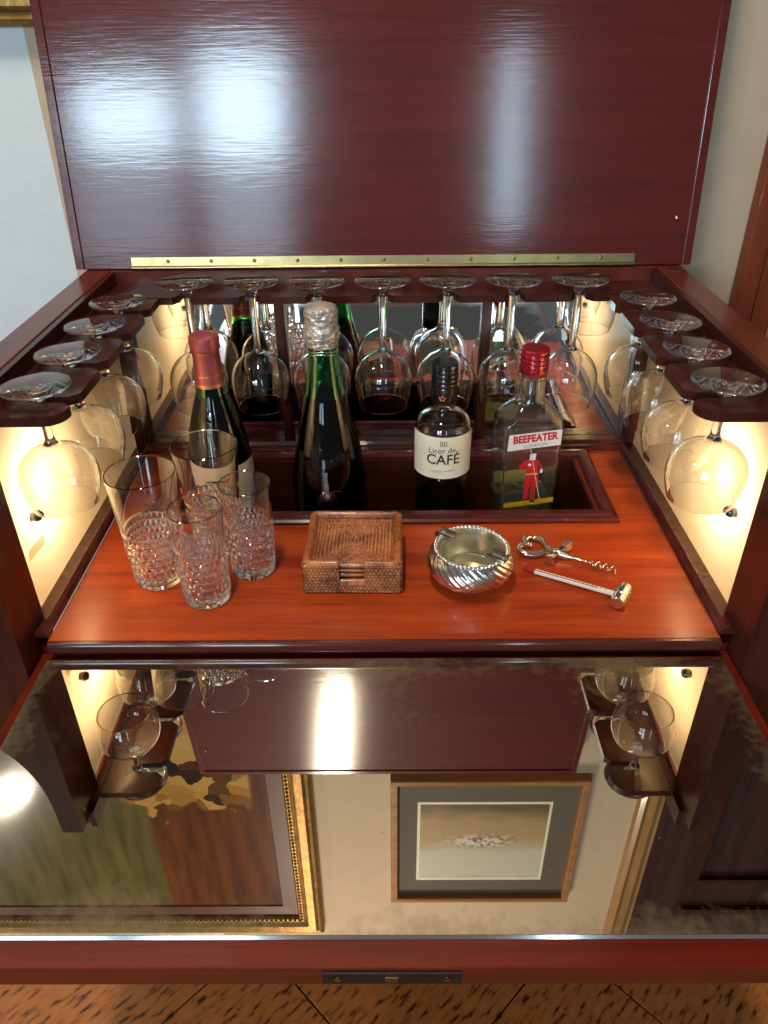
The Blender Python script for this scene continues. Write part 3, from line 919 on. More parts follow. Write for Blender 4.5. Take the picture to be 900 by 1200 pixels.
for me, x, y, lab in (
    (hb_big, -0.2290, 0.0960, 'tall wide cut crystal highball glass standing nearest the lit side panel'),
    (hb_big, -0.1795, 0.1510, 'tall wide cut crystal highball glass directly in front of the wine bottle'),
    (hb_small, -0.1740, 0.0640, 'smaller cut crystal tumbler nearest the front edge of the counter'),
    (hb_small, -0.1350, 0.1100, 'smaller cut crystal tumbler standing nearest the woven coaster box')):
    o = link('cut_tumbler', me); o.location = (x, y, 0.0003); o.rotation_euler = (0, 0, random.uniform(0, 6))
    tag(o, lab, 'glass', 'cut crystal tumblers on the counter')

# ================================================================== bottles
WF = -0.0997
def curved(rfun, off):
    """map label plane (x along arc, z) onto the round body"""
    def fn(x, z):
        r = rfun(z)+off; a = x/r
        return (r*math.sin(a), -r*math.cos(a), z)
    return fn
def interp(prof):
    def f(z):
        for (r0, z0), (r1, z1) in zip(prof, prof[1:]):
            if z0 <= z <= z1: return r0+(r1-r0)*(z-z0)/max(z1-z0, 1e-9)
        return prof[-1][0]
    return f
def label_sheet(rf, off, x0, x1, z0, z1, nu=40, nv=8):
    fn = curved(rf, off)
    m = MB().grid(lambda u, v: fn(x0+(x1-x0)*u, z0+(z1-z0)*v), nu, nv)
    fi = curved(rf, off-0.00015)
    return m

def glass_bottle(name, prof, wall, root, mat, level=None, liquid=None, seg=72):
    """prof: outer line from base centre to lip; hollow, with the liquid a body of its own"""
    ou = prof
    top = ou[-1]
    inn = []
    for k in range(len(ou)):
        a = ou[max(k-1,0)]; b = ou[min(k+1,len(ou)-1)]
        dx, dz = b[0]-a[0], b[1]-a[1]; l = math.hypot(dx, dz) or 1
        inn.append((ou[k][0]-dz/l*wall, ou[k][1]+dx/l*wall))
    floor_z = wall*1.6
    inn = [(r, z) for r, z in inn if r > 0.003 and z > floor_z]
    inn[-1] = (inn[-1][0], top[1])
    loop = [(0, 0.003), (ou[0][0]*0.55, 0.0015)] + ou + [(top[0]-wall*0.5, top[1]+0.0004)] + inn[::-1] + [(0, inn[0][1]+0.001)]
    b = part(name, MB().lathe(loop, seg), mat, root, smooth=35)
    if liquid:
        g = -0.0004
        li = [(max(r-g, 0), z) for r, z in inn if z < level]
        li = [(0, li[0][1]+0.0013)] + [(li[0][0], li[0][1]+0.0006)] + li[1:] + [(li[-1][0], level), (0, level)]
        part('contents', MB().lathe(li, seg), liquid, root, smooth=35)
    return b

def wine_bottle():
    root = empty('wine_bottle', (-0.1945, 0.272, WF), 'dark red wine bottle with rose foil capsule and cream label', 'bottle', rz=R(6))
    pts = spline([(0.0365,0.001),(0.0385,0.004),(0.0388,0.020),(0.0388,0.110),(0.0384,0.135),(0.0358,0.162),(0.0290,0.192),(0.0205,0.219),(0.0160,0.240),(0.0146,0.262),(0.0142,0.280),(0.0142,0.287)], 5)
    glass_bottle('glass_body', pts, 0.0028, root, 'green', 0.227, 'wine')
    ri = interp(pts)
    cap = [(ri(z)+0.0006, z) for z in (0.238, 0.245, 0.255, 0.262, 0.270, 0.278)]
    c = [(ri(0.238), 0.2378)] + cap + [(0.0152,0.2795),(0.0166,0.2805),(0.0168,0.2905),(0.0160,0.2945),(0.0120,0.2962),(0,0.2962)]
    co = part('capsule', MB().lathe(c, 48), 'capsule', root, smooth=40)
    for z0, z1 in ((0.2385, 0.2420), (0.2505, 0.2525), (0.2770, 0.2785)):
        m = MB().lathe([(ri(z0)+0.0004, z0), (ri(z0)+0.0010, z0), (ri(z1)+0.0010, z1), (ri(z1)+0.0004, z1)], 48)
        part('gold_band', m, 'capsule_gold', co, smooth=40)
    lb = part('label_paper', label_sheet(ri, 0.0004, -0.056, 0.056, 0.045, 0.148), 'paper_old', root, smooth=60, recalc=False)
    fn = curved(ri, 0.0007)
    m = MB(); m.add([fn(x, z) for x, z in ((0.006,0.136),(0.018,0.136),(0.018,0.128),(0.012,0.123),(0.006,0.128))], [(0,4,3,2,1)])
    part('crest', m, 'orange_ink', lb)
    m = MB()
    for k, (z, wd) in enumerate(((0.112, 0.026), (0.104, 0.034), (0.092, 0.020), (0.083, 0.028))):
        n = 8
        for j in range(n):
            xa, xb = -wd+2*wd*j/n, -wd+2*wd*(j+0.7)/n
            m.add([fn(xa,z),fn(xb,z),fn(xb,z+0.0016),fn(xa,z+0.0016)], [(0,1,2,3)])
    part('print', m, 'ink_grey', lb)
wine_bottle()

def cava_bottle():
    root = empty('sparkling_wine_bottle', (-0.0655, 0.270, WF), 'green sparkling wine bottle with crumpled silvery foil over the cork', 'bottle')
    pts = spline([(0.0415,0.001),(0.0438,0.005),(0.0442,0.020),(0.0440,0.100),(0.0425,0.130),(0.0375,0.165),(0.0300,0.198),(0.0225,0.228),(0.0178,0.255),(0.0157,0.275),(0.0150,0.288),(0.0158,0.291),(0.0158,0.296),(0.0148,0.299),(0.0146,0.304)], 5)
    glass_bottle('glass_body', pts, 0.0032, root, 'cava_green', 0.226, 'wine')
    # foil hood, crumpled
    fp = spline([(0.0164,0.2830),(0.0172,0.2865),(0.0185,0.2940),(0.0190,0.3010),(0.0176,0.3070),(0.0172,0.3130),(0.0178,0.3190),(0.0172,0.3245),(0.0140,0.3270),(0.0070,0.3285)], 5)
    def rf(r, z, a):
        if r < 0.004: return r
        n = noise.noise(Vector((math.cos(a)*3.0, math.sin(a)*3.0, z*260)))+0.5*noise.noise(Vector((math.cos(a)*7, math.sin(a)*7, z*600)))
        return r*(1+0.085*n)
    part('foil', MB().lathe([(0.0152,0.2832)]+fp+[(0,0.3287)], 64, rf), 'foil', root, smooth=18)
    w = MB()
    for z, r in ((0.2795, 0.0165), (0.2765, 0.0166)):
        w.tube([(r*math.cos(2*PI*k/32), r*math.sin(2*PI*k/32), z+0.0012*math.sin(6*PI*k/32)) for k in range(32)], 0.0006, 6, True)
    part('wire', w, 'silver', root, smooth=60)
    # silver emblem low on the body: a little tower with a ring beside it
    ri = interp(pts); fn = curved(ri, 0.0005); m = MB()
    def q(x0, x1, z0, z1): m.add([fn(x0,z0),fn(x1,z0),fn(x1,z1),fn(x0,z1)], [(0,1,2,3)])
    cz = 0.110
    q(-0.0024,0.0024,cz,cz+0.022); q(-0.0014,0.0014,cz+0.022,cz+0.036)
    for sx in (-1, 1):
        for k in range(3): q(sx*(0.0045+0.003*k)-0.0011, sx*(0.0045+0.003*k)+0.0011, cz-0.002, cz+0.012-0.003*k)
    q(-0.012,0.012,cz-0.006,cz-0.0035); q(-0.009,0.009,cz-0.0105,cz-0.0085)
    n = 20
    for k in range(n):
        a0, a1 = 2*PI*k/n, 2*PI*(k+1)/n
        c = lambda a, r: fn(0.011+r*math.cos(a), cz+0.004+r*math.sin(a))
        m.add([c(a0,0.0080),c(a1,0.0080),c(a1,0.0088),c(a0,0.0088)], [(0,1,2,3)])
    part('emblem', m, 'silver', root)
cava_bottle()

def cafe_bottle():
    root = empty('coffee_liqueur_bottle', (0.0692, 0.268, WF), 'clear coffee liqueur bottle with black screw cap and cream label', 'bottle', rz=R(-3))
    pts = spline([(0.0280,0.0005),(0.0298,0.003),(0.0303,0.012),(0.0318,0.080),(0.0329,0.150),(0.0332,0.178),(0.0318,0.190),(0.0270,0.1995),(0.0180,0.2055),(0.0140,0.2095),(0.0134,0.216),(0.0132,0.246)], 5)
    glass_bottle('glass_body', pts, 0.0024, root, 'clear', 0.098, 'coffee')
    ri = interp(pts)
    cap = [(0.0130,0.2180),(0.0150,0.2180),(0.0152,0.2185),(0.0152,0.2355),(0.0145,0.2362),(0.0145,0.2368)]
    for k in range(4):
        z = 0.2375+k*0.0052
        cap += [(0.0150,z),(0.0152,z+0.0012),(0.0150,z+0.0040),(0.0144,z+0.0046)]
    cap += [(0.0150,0.2590),(0.0148,0.2625),(0.0138,0.2640),(0,0.2640)]
    co = part('screw_cap', MB().lathe(cap, 48), 'cap_black', root, smooth=25)
    em = MB(); fn = curved(lambda z: 0.0152, 0.0003)
    for a, b in ((-0.0055,0.2265),(-0.0025,0.2280),(0.0005,0.2265),(-0.004,0.2240),(-0.001,0.2240)):
        em.add([fn(a-0.0015,b),fn(a,b-0.0015),fn(a+0.0015,b),fn(a,b+0.0015)], [(0,1,2,3)])
    part('cap_emblem', em, 'orange_ink', co)
    lb = part('label_paper', label_sheet(ri, 0.0003, -0.0455, 0.0455, 0.1335, 0.1865), 'paper', root, smooth=60, recalc=False)
    fn = curved(ri, 0.0006)
    m = MB()
    letters(m, 'Licor de', 0.0095, fn, -0.001, 0.1700, rot=R(2), xscale=1.0)
    letters(m, 'CAF\u00c9', 0.0180, fn, 0.0005, 0.1580, bold=0.0002, xscale=0.95)
    # the line of fine script, too small to read: a running pen stroke
    for k in range(56):
        if k in (26, 27, 28): continue
        def pt(j, up):
            x = -0.0135+0.0285*j/56
            return fn(x, 0.1432+0.07*x+0.0011*math.sin(j*1.9)+0.0006*math.sin(j*0.83)+(0.0012 if j % 9 == 0 else 0)+up)
        m.add([pt(k, 0), pt(k+1, 0), pt(k+1, 0.0005), pt(k, 0.0005)], [(0,1,2,3)])
    for x0, x1, z0, z1 in ((-0.0035,0.0045,0.1812,0.1818),(-0.0035,0.0045,0.1758,0.1764),(-0.0035,-0.0029,0.1764,0.1812),(0.0039,0.0045,0.1764,0.1812),(-0.0018,-0.0004,0.1775,0.1802),(0.0008,0.0024,0.1775,0.1802)):
        m.add([fn(x0,z0),fn(x1,z0),fn(x1,z1),fn(x0,z1)], [(0,1,2,3)])
    part('lettering', m, 'ink', lb)
cafe_bottle()

def gin_bottle():
    root = empty('gin_bottle', (0.1675, 0.270, WF), 'clear square gin bottle with red screw cap and red lettering', 'bottle', rz=R(9))
    A, D = 0.0345, 0.0255
    def rings(ins, zb, top):
        rr = [(zb, A-0.006-ins, D-0.003-ins, 6), (zb+0.003, A-0.003-ins, D-ins, 9), (0.10, A-0.001-ins, D-ins, 12), (0.190, A+0.001-ins, D-ins, 12), (0.1975, A-0.0005-ins, D-0.0006-ins, 9)]
        for z, a, d, n in ((0.2060,0.0285,0.0222,5),(0.2135,0.0215,0.0190,3.2),(0.2165,0.0172,0.0168,2.3),(0.2215,0.0153,0.0153,2.0),(0.2300,0.0148,0.0148,2),(0.2430,0.0140,0.0140,2),(0.2445,0.0152,0.0152,2),(0.2475,0.0152,0.0152,2),(0.2490,0.0134,0.0134,2)):
            rr.append((z, a-ins, d-ins, n))
        rr.append((top, 0.0132-ins, 0.0132-ins, 2))
        return rr
    seg = 72
    o = rings(0, 0.0, 0.268); i = rings(0.0024, 0.0065, 0.268)
    m = MB()
    m.loft(o, seg, cap=False); nb = len(m.v)
    m.loft(i, seg, cap=False)
    m.f.append(tuple(range(seg-1, -1, -1)))
    m.f.append(tuple(nb+k for k in range(seg)))
    e0, e1 = (len(o)-1)*seg, nb+(len(i)-1)*seg
    for k in range(seg):
        k2 = (k+1) % seg; m.f.append((e0+k, e0+k2, e1+k2, e1+k))
    body = part('glass_body', m, 'bottle_clear', root, smooth=28)
    g = 0.0027
    li = [(0.0072, A-0.006-g, D-0.003-g, 6), (0.0100, A-0.003-g, D-g, 9), (0.096, A-0.0011-g, D-g, 12)]
    part('contents', MB().loft(li, seg), 'gin', root, smooth=40)
    cap = [(0.0136,0.2505),(0.0160,0.2505),(0.0163,0.2512),(0.0163,0.2565),(0.0155,0.2570),(0.0155,0.2576)]
    for k in range(3):
        z = 0.2580+k*0.0052
        cap += [(0.0162,z),(0.0164,z+0.0014),(0.0162,z+0.0040),(0.0154,z+0.0047)]
    cap += [(0.0162,0.2742),(0.0160,0.2770),(0.0148,0.2785),(0,0.2785)]
    part('screw_cap', MB().lathe(cap, 48), 'cap_red', root, smooth=25)
    fy = -D-0.0003
    DZ = 0.0150
    pl = lambda y: (lambda x, z: (x, y, z+DZ))
    band = MB(); band.prism([(x, z+DZ) for x, z in ((-0.0312,0.1515),(0.0318,0.1545),(0.0318,0.1740),(-0.0300,0.1715))], fy-0.0001, fy, 'y')
    lb = part('name_label', band, 'paper_white', root)
    t = MB(); letters(t, 'BEEFEATER', 0.0128, pl(fy-0.0003), 0.0008, 0.1655, rot=R(2.4), bold=0.00055, xscale=0.83)
    part('lettering', t, 'red_ink', lb)
    t = MB(); letters(t, 'LONDON', 0.0050, pl(fy-0.0003), 0.002, 0.1567, rot=R(2.4), xscale=1.25)
    part('lettering', t, 'ink_grey', lb)
    # red-coated figure printed on the glass
    def flat(name, polys, mat, dy):
        m = MB()
        for p in polys: m.add([(x, fy-dy, 0.1490+(z-0.1500)*0.88+DZ) for x, z in p], [tuple(range(len(p)))])
        return part(name, m, mat, root)
    em = flat('printed_figure', [
        [(-0.0085,0.0955),(0.0105,0.0955),(0.0090,0.1120),(0.0072,0.1330),(0.0040,0.1385),(-0.0045,0.1385),(-0.0068,0.1320),(-0.0060,0.1130)],
        [(-0.0068,0.1330),(-0.0045,0.1380),(-0.0095,0.1365),(-0.0158,0.1285),(-0.0135,0.1250),(-0.0060,0.1262)],
        [(0.0070,0.1330),(0.0040,0.1384),(0.0085,0.1350),(0.0130,0.1235),(0.0108,0.1225)],
        [(-0.0070,0.0780),(-0.0015,0.0780),(-0.0010,0.0953),(-0.0062,0.0953)],
        [(0.0020,0.0750),(0.0075,0.0750),(0.0070,0.0953),(0.0015,0.0953)]], 'red_ink', 0.0001)
    flat('printed_hat', [[(-0.0052,0.1465),(0.0058,0.1478),(0.0040,0.1500),(0.0035,0.1525),(-0.0025,0.1520),(-0.0030,0.1495)]], 'ink', 0.0002)
    flat('printed_shoe', [[(-0.0085,0.0755),(-0.0015,0.0755),(-0.0015,0.0780),(-0.0070,0.0780)]], 'ink', 0.0002)
    flat('printed_shoe', [[(0.0018,0.0715),(0.0085,0.0715),(0.0075,0.0750),(0.0020,0.0750)]], 'ink', 0.0002)
    bk = MB().box(-0.027, 0.027, D+0.0003, D+0.0005, 0.030, 0.112)
    part('back_label', bk, 'back_label', root)
    flat('printed_face', [[(-0.0030,0.1388),(0.0035,0.1388),(0.0040,0.1466),(-0.0035,0.1460)], [(0.0105,0.1165),(0.0140,0.1170),(0.0135,0.1228),(0.0108,0.1222)],
        [(-0.0050,0.1290),(-0.0010,0.1280),(-0.0010,0.1315),(-0.0045,0.1320)]], 'paper_white', 0.00025)
    flat('printed_belt', [[(-0.0062,0.1148),(0.0088,0.1148),(0.0085,0.1168),(-0.0061,0.1168)]], 'yellow_ink', 0.00015)
    flat('printed_trim', [[(0.0004,0.0960),(0.0014,0.0960),(0.0010,0.1145),(0.0004,0.1145)]], 'ink', 0.00015)
    flat('printed_collar', [[(-0.0036,0.1370),(0.0038,0.1370),(0.0036,0.1390),(-0.0032,0.1390)]], 'paper_white', 0.00022)
    flat('printed_staff', [[(-0.0040,0.1540),(-0.0032,0.1540),(0.0148,0.0720),(0.0140,0.0720)]], 'skin_ink', 0.0003)
    flat('yellow_band', [[(-0.0300,0.0660),(0.0310,0.0690),(0.0310,0.0765),(-0.0300,0.0735)]], 'yellow_ink', 0.00005)
    t = MB(); letters(t, 'LONDON DRY GIN', 0.0066, pl(fy-0.0003), 0.0005, 0.0600, rot=R(1.5), bold=0.0001)
    part('lettering', t, 'ink', root)
gin_bottle()

# ================================================================== woven coaster box and coasters
def weave(fn, nrm, nu, nv, amp, su=6, sv=4):
    """basket weave: rows of small lozenge stitches, every other row shifted; fn(u,v)->point, nrm = outward"""
    n = Vector(nrm)
    def g(u, v):
        r = v*nv; row = int(min(r, nv-1e-6)); fr = r-row
        c = u*nu+0.5*(row % 2); fc = c-math.floor(c)
        h = amp*(math.sin(PI*fr)**0.6)*(0.35+0.65*math.sin(PI*fc)**0.8)
        return Vector(fn(u, v))+n*h
    return MB().grid(g, nu*su, nv*sv)
def coaster_box():
    cx, cy, rz = -0.0298, 0.1155, R(-1.0)
    root = empty('coaster_box', (cx, cy, 0.0), 'square woven rattan coaster box with a notched front', 'box', rz=rz)
    H, hw = 0.034, 0.0475
    no = 0.0125                                   # half the notch
    t = 0.0055
    amp = 0.0021
    def wall(m, p0, p1, nrm, z0, z1, nu, nv):
        p0, p1 = Vector(p0), Vector(p1)
        w = weave(lambda u, v: p0+(p1-p0)*u+Vector((0,0,z0+(z1-z0)*v)), nrm, nu, nv, amp)
        m.add(w.v, w.f)
    m = MB()
    # outer faces
    wall(m, (-hw,hw,0), (-hw,-hw,0), (-1,0,0), 0.0006, H, 26, 9)
    wall(m, (hw,-hw,0), (hw,hw,0), (1,0,0), 0.0006, H, 26, 9)
    wall(m, (hw,hw,0), (-hw,hw,0), (0,1,0), 0.0006, H, 26, 9)
    wall(m, (-hw,-hw,0), (-no,-hw,0), (0,-1,0), 0.0006, H, 9, 9)
    wall(m, (no,-hw,0), (hw,-hw,0), (0,-1,0), 0.0006, H, 9, 9)
    wall(m, (-no,-hw,0), (no,-hw,0), (0,-1,0), 0.0006, 0.0125, 7, 3)
    # inner faces
    k = hw-t
    wall(m, (-k,-k,0), (-k,k,0), (1,0,0), 0.004, H, 28, 11)
    wall(m, (k,k,0), (k,-k,0), (-1,0,0), 0.004, H, 28, 11)
    wall(m, (-k,k,0), (k,k,0), (0,-1,0), 0.004, H, 28, 11)
    wall(m, (-no,-k,0), (-k,-k,0), (0,1,0), 0.004, H, 10, 11)
    wall(m, (k,-k,0), (no,-k,0), (0,1,0), 0.004, H, 10, 11)
    wall(m, (no,-k,0), (-no,-k,0), (0,1,0), 0.004, 0.0125, 8, 3)
    m.box(-hw+0.0005, hw-0.0005, -hw+0.0005, hw-0.0005, 0.0003, 0.0040)
    m.box(-no-0.0008, -no, -hw, -k, 0.0125, H); m.box(no, no+0.0008, -hw, -k, 0.0125, H)
    part('woven_wall', m, 'rattan', root, smooth=60, recalc=False)
    # bound rim: a wrapped cane
    q = hw-t/2
    path = [(-no-0.001,-q), (-q+0.003,-q), (-q,-q+0.003), (-q,q-0.003), (-q+0.003,q), (q-0.003,q), (q,q-0.003), (q,-q+0.003), (q-0.003,-q), (no+0.001,-q)]
    fine = []
    for a, b in zip(path, path[1:]):
        l = math.hypot(b[0]-a[0], b[1]-a[1]); n = max(2, int(l/0.0009))
        fine += [(a[0]+(b[0]-a[0])*j/n, a[1]+(b[1]-a[1])*j/n, H) for j in range(n)]
    fine.append((*path[-1], H))
    part('rim_binding', MB().tube(fine, [0.0036+0.00035*(i % 2) for i in range(len(fine))], 10), 'rattan', root, smooth=60)
    lowp = [(-no-0.0005+(2*no+0.001)*j/24, -q, 0.0127) for j in range(25)]
    part('notch_binding', MB().tube(lowp, [0.0028+0.0003*(i % 2) for i in range(25)], 10), 'rattan', root, smooth=60)
    # coasters, each a woven square; the weave turns the corner on the diagonals
    c = hw-t-0.0022
    def coaster_mesh(detail):
        m = MB(); th = 0.0042
        if detail:
            nr = 11
            def top(u, v):
                x, y = (u*2-1), (v*2-1)
                d = max(abs(x), abs(y)); al = y if abs(x) > abs(y) else x
                r = d*nr; fr = r-math.floor(r)
                s = al*nr*1.15+0.5*(int(r) % 2); fs = s-math.floor(s)
                h = 0.0021*(math.sin(PI*fr)**0.6)*(0.3+0.7*math.sin(PI*fs)**0.8)
                return (x*c, y*c, th+h)
            m.grid(top, 170, 170)
        else:
            m.add([(-c,-c,th),(c,-c,th),(c,c,th),(-c,c,th)], [(0,1,2,3)])
        rim = []
        for a, b in (((-c,-c),(c,-c)),((c,-c),(c,c)),((c,c),(-c,c)),((-c,c),(-c,-c))):
            rim += [(a[0]+(b[0]-a[0])*j/60, a[1]+(b[1]-a[1])*j/60, th*0.55) for j in range(60)]
        m.tube(rim, [0.0021+0.0003*(i % 2) for i in range(len(rim))], 8, True)
        m.add([(-c,-c,0.0004),(c,-c,0.0004),(c,c,0.0004),(-c,c,0.0004)], [(3,2,1,0)])
        return m
    topm = coaster_mesh(True).mesh('coaster', 'rattan', 60, recalc=False)
    lowm = coaster_mesh(False).mesh('coaster', 'rattan', 60, recalc=False)
    names = ['lowest woven rattan coaster, seen through the notch of its box', 'woven rattan coaster in the box, second from its floor', 'woven rattan coaster in the box, third from its floor', 'woven rattan coaster in the box, fourth from its floor', 'topmost woven rattan coaster in the box, its diagonal weave showing']
    for k in range(5):
        o = link('coaster', topm if k == 4 else lowm)
        o.location = (cx+random.uniform(-.0005,.0005)-0.0008, cy+random.uniform(-.0006,.0004), 0.0044+k*0.0054)
        o.rotation_euler = (0, 0, rz+R(random.uniform(-0.9, 0.9)))
        tag(o, names[k], 'coaster', 'coasters in the rattan box')
coaster_box()

# ================================================================== ashtray
def ashtray():
    root = empty('ashtray', (0.0875, 0.0885, 0.0003), 'round silver ashtray with swirled fluting and a roped rim', 'ashtray', rz=R(0))
    ou = spline([(0.0215,0.0),(0.0270,0.0022),(0.0370,0.0100),(0.0432,0.0205),(0.0425,0.0310),(0.0380,0.0375),(0.0362,0.0395)], 7)
    n = 30
    def rf(r, z, a):
        if r < 0.0213: return r
        ph = n/2*(a+1.15*(z/0.04))
        k = abs(math.sin(ph))**0.7
        w = min(1, z/0.005)*min(1, max(0, (0.0392-z)/0.005))
        return r*(1-0.050*w*(1-k))
    part('fluted_body', MB().lathe([(0,0.0)]+ou, n*10, rf), 'silver', root, smooth=50)
    rope = MB(); m = 54
    for k in range(m):
        a = 2*PI*k/m
        p = Vector((0.0355*math.cos(a), 0.0355*math.sin(a), 0.0405)); t = Vector((-math.sin(a), math.cos(a), 0)); u = Vector((math.cos(a), math.sin(a), 0))
        d = (t*0.8+u*0.45+Vector((0,0,0.35))).normalized()
        rope.tube([p-d*0.0030, p-d*0.0015, p+d*0.0015, p+d*0.0030], [0.0008, 0.0020, 0.0020, 0.0008], 7)
    part('roped_rim', rope, 'silver', root, smooth=60)
    inn = spline([(0.0348,0.0408),(0.0338,0.0370),(0.0318,0.0260),(0.0285,0.0140),(0.0275,0.0125)], 5)
    part('liner', MB().lathe(inn, 64), 'silver', root, smooth=50, recalc=False)
    part('bowl_floor', MB().lathe([(0.0275,0.0125),(0.0255,0.0095),(0.0230,0.0055),(0.0200,0.0046),(0,0.0042)], 64), 'gilt_bowl', root, smooth=30, recalc=False)
    for a in (R(141), R(-39)):
        r = MB()
        d = Vector((math.cos(a), math.sin(a), 0)); s = Vector((-math.sin(a), math.cos(a), 0))
        prof = [(-0.0062,0.0),(-0.0062,0.0042),(-0.0040,0.0042),(-0.0028,0.0012),(0.0028,0.0012),(0.0040,0.0042),(0.0062,0.0042),(0.0062,0.0)]
        v = []
        for q in (0.0215, 0.0405):
            for u, z in prof: v.append(d*q+s*u+Vector((0,0,0.0408+z)))
        k = len(prof)
        r.add(v, [tuple(range(k)), tuple(range(2*k-1,k-1,-1))]+[(i,(i+1)%k,k+(i+1)%k,k+i) for i in range(k)])
        part('cigarette_rest', r, 'silver_old', root)
ashtray()

# ================================================================== corkscrew
def corkscrew():
    ax = Vector((0.2380-0.1520, 0.0960-0.1450, 0)); L_ = ax.length; ang = math.atan2(ax.y, ax.x)
    root = empty('corkscrew', (0.1520, 0.1450, 0.0), 'silver corkscrew with a heart shaped handle and side lugs', 'corkscrew', rz=ang)
    # heart handle: local x runs along the tool, tip of the heart towards the worm
    pts = []
    for k in range(48):
        t = 2*PI*k/48
        hx = 16*math.sin(t)**3; hy = 13*math.cos(t)-5*math.cos(2*t)-2*math.cos(3*t)-math.cos(4*t)
        pts.append((0.0115-hy*0.00118, hx*0.00108, 0.0046+0.0006*math.sin(7*t)))
    part('heart_handle', MB().tube(pts, [0.0032+0.0004*math.sin(8*2*PI*k/48) for k in range(48)], 10, True), 'silver_old', root, smooth=60)
    hub = MB().tube([(0.0265,0,0.0050),(0.0300,0,0.0052),(0.0345,0,0.0056),(0.0400,0,0.0056),(0.0440,0,0.0054),(0.0475,0,0.0052),(0.0540,0,0.0050)], [0.0024,0.0042,0.0050,0.0048,0.0036,0.0036,0.0018], 12)
    part('hub', hub, 'silver_old', root, smooth=50)
    for s in (-1, 1):
        v = []
        for q, hw, z0, z1 in ((0.0030,0.0034,0.0022,0.0088),(0.0090,0.0030,0.0028,0.0092),(0.0185,0.0060,0.0016,0.0120)):
            cx = 0.0375+ (-0.0035 if s < 0 else 0.0030)*q/0.0165
            v += [(cx-hw, s*q, z0),(cx+hw, s*q, z0),(cx+hw*0.8, s*q, z1),(cx-hw*0.8, s*q, z1)]
        f = [(0,1,2,3),(11,10,9,8)]
        for b in (0, 4):
            f += [(b+k, b+4+k, b+4+(k+1) % 4, b+(k+1) % 4) for k in range(4)]
        part('lug', MB().add(v, f), 'silver_old', root, bevel=0.0006)
    wp = [(0.0530,0,0.0050),(0.0620,0,0.0048),(0.0700,0.0004,0.0046)]
    for k in range(61):
        t = k/60; a = 2*PI*3.6*t
        r = 0.0034*min(1, t*8+0.15)
        wp.append((0.0715+0.0275*t, r*math.sin(a), 0.0048+r*math.cos(a)))
    part('worm', MB().tube(wp, [0.0011]*3+[0.0012*(1-0.55*(k/60)**3) for k in range(61)], 8), 'silver', root, smooth=60)
corkscrew()

# ================================================================== thermometer
def thermometer():
    a = Vector((0.1450, 0.1060, 0)); b = Vector((0.2310, 0.0515, 0))
    d = b-a; ang = math.atan2(d.y, d.x); L_ = d.length
    root = empty('bottle_thermometer', a, 'slim white thermometer with red tip and silver barrel head', 'thermometer', rz=ang)
    # rests on the head at one end, tip on the counter at the other
    rise = 0.0065/L_
    def z(x): return 0.0016+x*rise
    def bar(x0, x1, hw, h0, h1):
        m = MB()
        return m.add([(x0,-hw,z(x0)+h0),(x1,-hw,z(x1)+h0),(x1,hw,z(x1)+h0),(x0,hw,z(x0)+h0),(x0,-hw,z(x0)+h1),(x1,-hw,z(x1)+h1),(x1,hw,z(x1)+h1),(x0,hw,z(x0)+h1)],
            [(3,2,1,0),(4,5,6,7),(0,1,5,4),(1,2,6,5),(2,3,7,6),(3,0,4,7)])
    part('red_tip', bar(0, 0.0125, 0.0023, -0.0012, 0.0014), 'thermo_red', root, bevel=0.0006)
    st = part('scale_strip', bar(0.0125, L_-0.004, 0.0029, -0.0012, 0.0014), 'thermo_white', root, bevel=0.0004)
    part('red_column', bar(0.0128, 0.078, 0.00045, 0.00145, 0.00175), 'thermo_red', st)
    m = MB()
    for k in range(16):
        x = 0.018+k*0.0045
        q = bar(x, x+0.0005, 0.0013 if k % 4 else 0.0020, 0.00145, 0.00165)
        m.add([(p[0], p[1]+0.0008, p[2]) for p in q.v], q.f)
    part('graduation', m, 'ink', st)
    # barrel head lying across the strip
    h = 0.0145; prof = [(-h,0.0),(-h,0.0058),(-h+0.0010,0.0068),(-h+0.0030,0.0072),(-h*0.35,0.0077),(-h*0.33,0.0072),(-h*0.28,0.0077),(h*0.28,0.0077),(h*0.33,0.0072),(h*0.35,0.0077),(h-0.0030,0.0072),(h-0.0010,0.0068),(h,0.0058),(h,0.0)]
    b2 = MB().lathe([(r, y) for y, r in prof], 36)
    b2.v = [(L_+xx*1.0, zz, 0.0080+yy) for xx, yy, zz in b2.v]
    part('barrel_head', b2, 'silver', root, smooth=30)
thermometer()

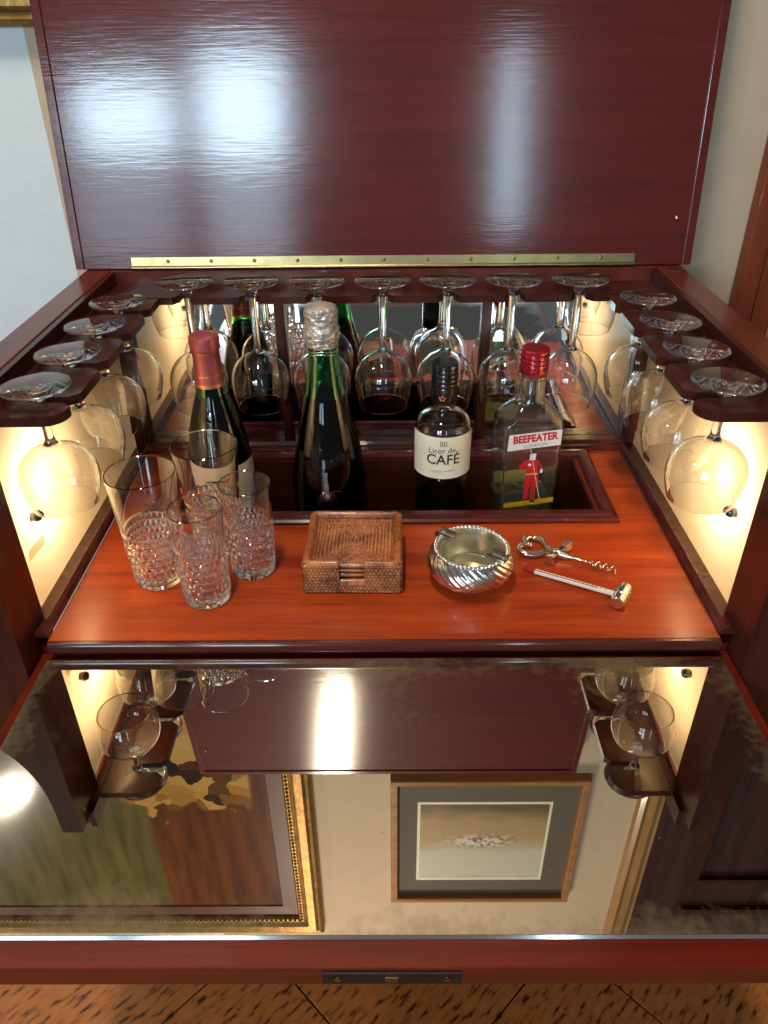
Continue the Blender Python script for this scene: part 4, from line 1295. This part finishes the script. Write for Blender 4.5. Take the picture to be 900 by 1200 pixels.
# ================================================================== pictures on the wall (seen in the flap mirror)
WYL = 0.48
def frame_ring(mb, x0, x1, z0, z1, prof):
    """mitred frame; prof = list of (inset, depth from the wall)"""
    n = len(prof); base = len(mb.v)
    for (i, d) in prof:
        mb.v += [(x0+i, -d, z0+i), (x1-i, -d, z0+i), (x1-i, -d, z1-i), (x0+i, -d, z1-i)]
    for k in range(n-1):
        for c in range(4):
            c2 = (c+1) % 4
            mb.f.append((base+k*4+c, base+k*4+c2, base+(k+1)*4+c2, base+(k+1)*4+c))
    return mb
def pictures():
    x0, x1, z0, z1 = -1.02, -0.153, 0.480, 1.300
    root = empty('gilt_framed_picture', (0, WYL, 0), 'large dark still life picture in an ornate gilded frame', 'picture')
    prof = [(0,0.0006),(0,0.016),(0.006,0.022),(0.012,0.020),(0.018,0.026),(0.034,0.024),(0.042,0.016),(0.046,0.018),(0.054,0.018),(0.058,0.012),(0.058,0.006)]
    part('gilt_frame', frame_ring(MB(), x0, x1, z0, z1, prof), 'gold', root, smooth=20)
    i = 0.058
    part('liner', frame_ring(MB(), x0+i, x1-i, z0+i, z1-i, [(0,0.0060),(0.001,0.0095),(0.034,0.0085),(0.036,0.0055)]), 'liner', root)
    j = i+0.036
    c = MB().box(x0+j-0.001, x1-j+0.001, -0.0054, -0.0008, z0+j-0.001, z1-j+0.001)
    pc = part('painted_panel', c, 'oil', root)
    # carved beads along the frame's inner edge
    bead = MB().lathe([(0,-0.0035),(0.0026,-0.0026),(0.0037,0),(0.0026,0.0026),(0,0.0035)], 8)
    m = MB()
    e = 0.050
    def row(ax, bx, az, bz, n):
        for k in range(n):
            t = (k+0.5)/n
            m.add([(ax+(bx-ax)*t+p[0], -0.0185+p[1], az+(bz-az)*t+p[2]) for p in bead.v], bead.f)
    row(x1-e, x1-e, z0+e, z1-e, 60); row(x0+e, x1-e, z1-e, z1-e, 70); row(x0+e, x1-e, z0+e, z0+e, 70)
    tag(part('carved_beads', m, 'gold', root, smooth=60), kind='stuff')
    # framed print
    root = empty('framed_print', (0, WYL, 0), 'small sepia landscape print in a grey mat and plain wooden frame', 'picture')
    x0, x1, z0, z1 = 0.005, 0.405, 0.755, 1.175
    part('wooden_frame', frame_ring(MB(), x0, x1, z0, z1, [(0,0.0006),(0,0.018),(0.002,0.020),(0.013,0.020),(0.015,0.018),(0.015,0.004)]), 'frame_wood', root, bevel=0.0)
    part('mat_board', MB().box(x0+0.0145, x1-0.0145, -0.0060, -0.0030, z0+0.0145, z1-0.0145), 'mat_board', root)
    part('print_border', MB().box(x0+0.056, x1-0.066, -0.0066, -0.0061, z0+0.080, z1-0.068), 'paper', root)
    part('print_sheet', MB().box(x0+0.062, x1-0.072, -0.0070, -0.0067, z0+0.088, z1-0.076), 'print', root)
pictures()
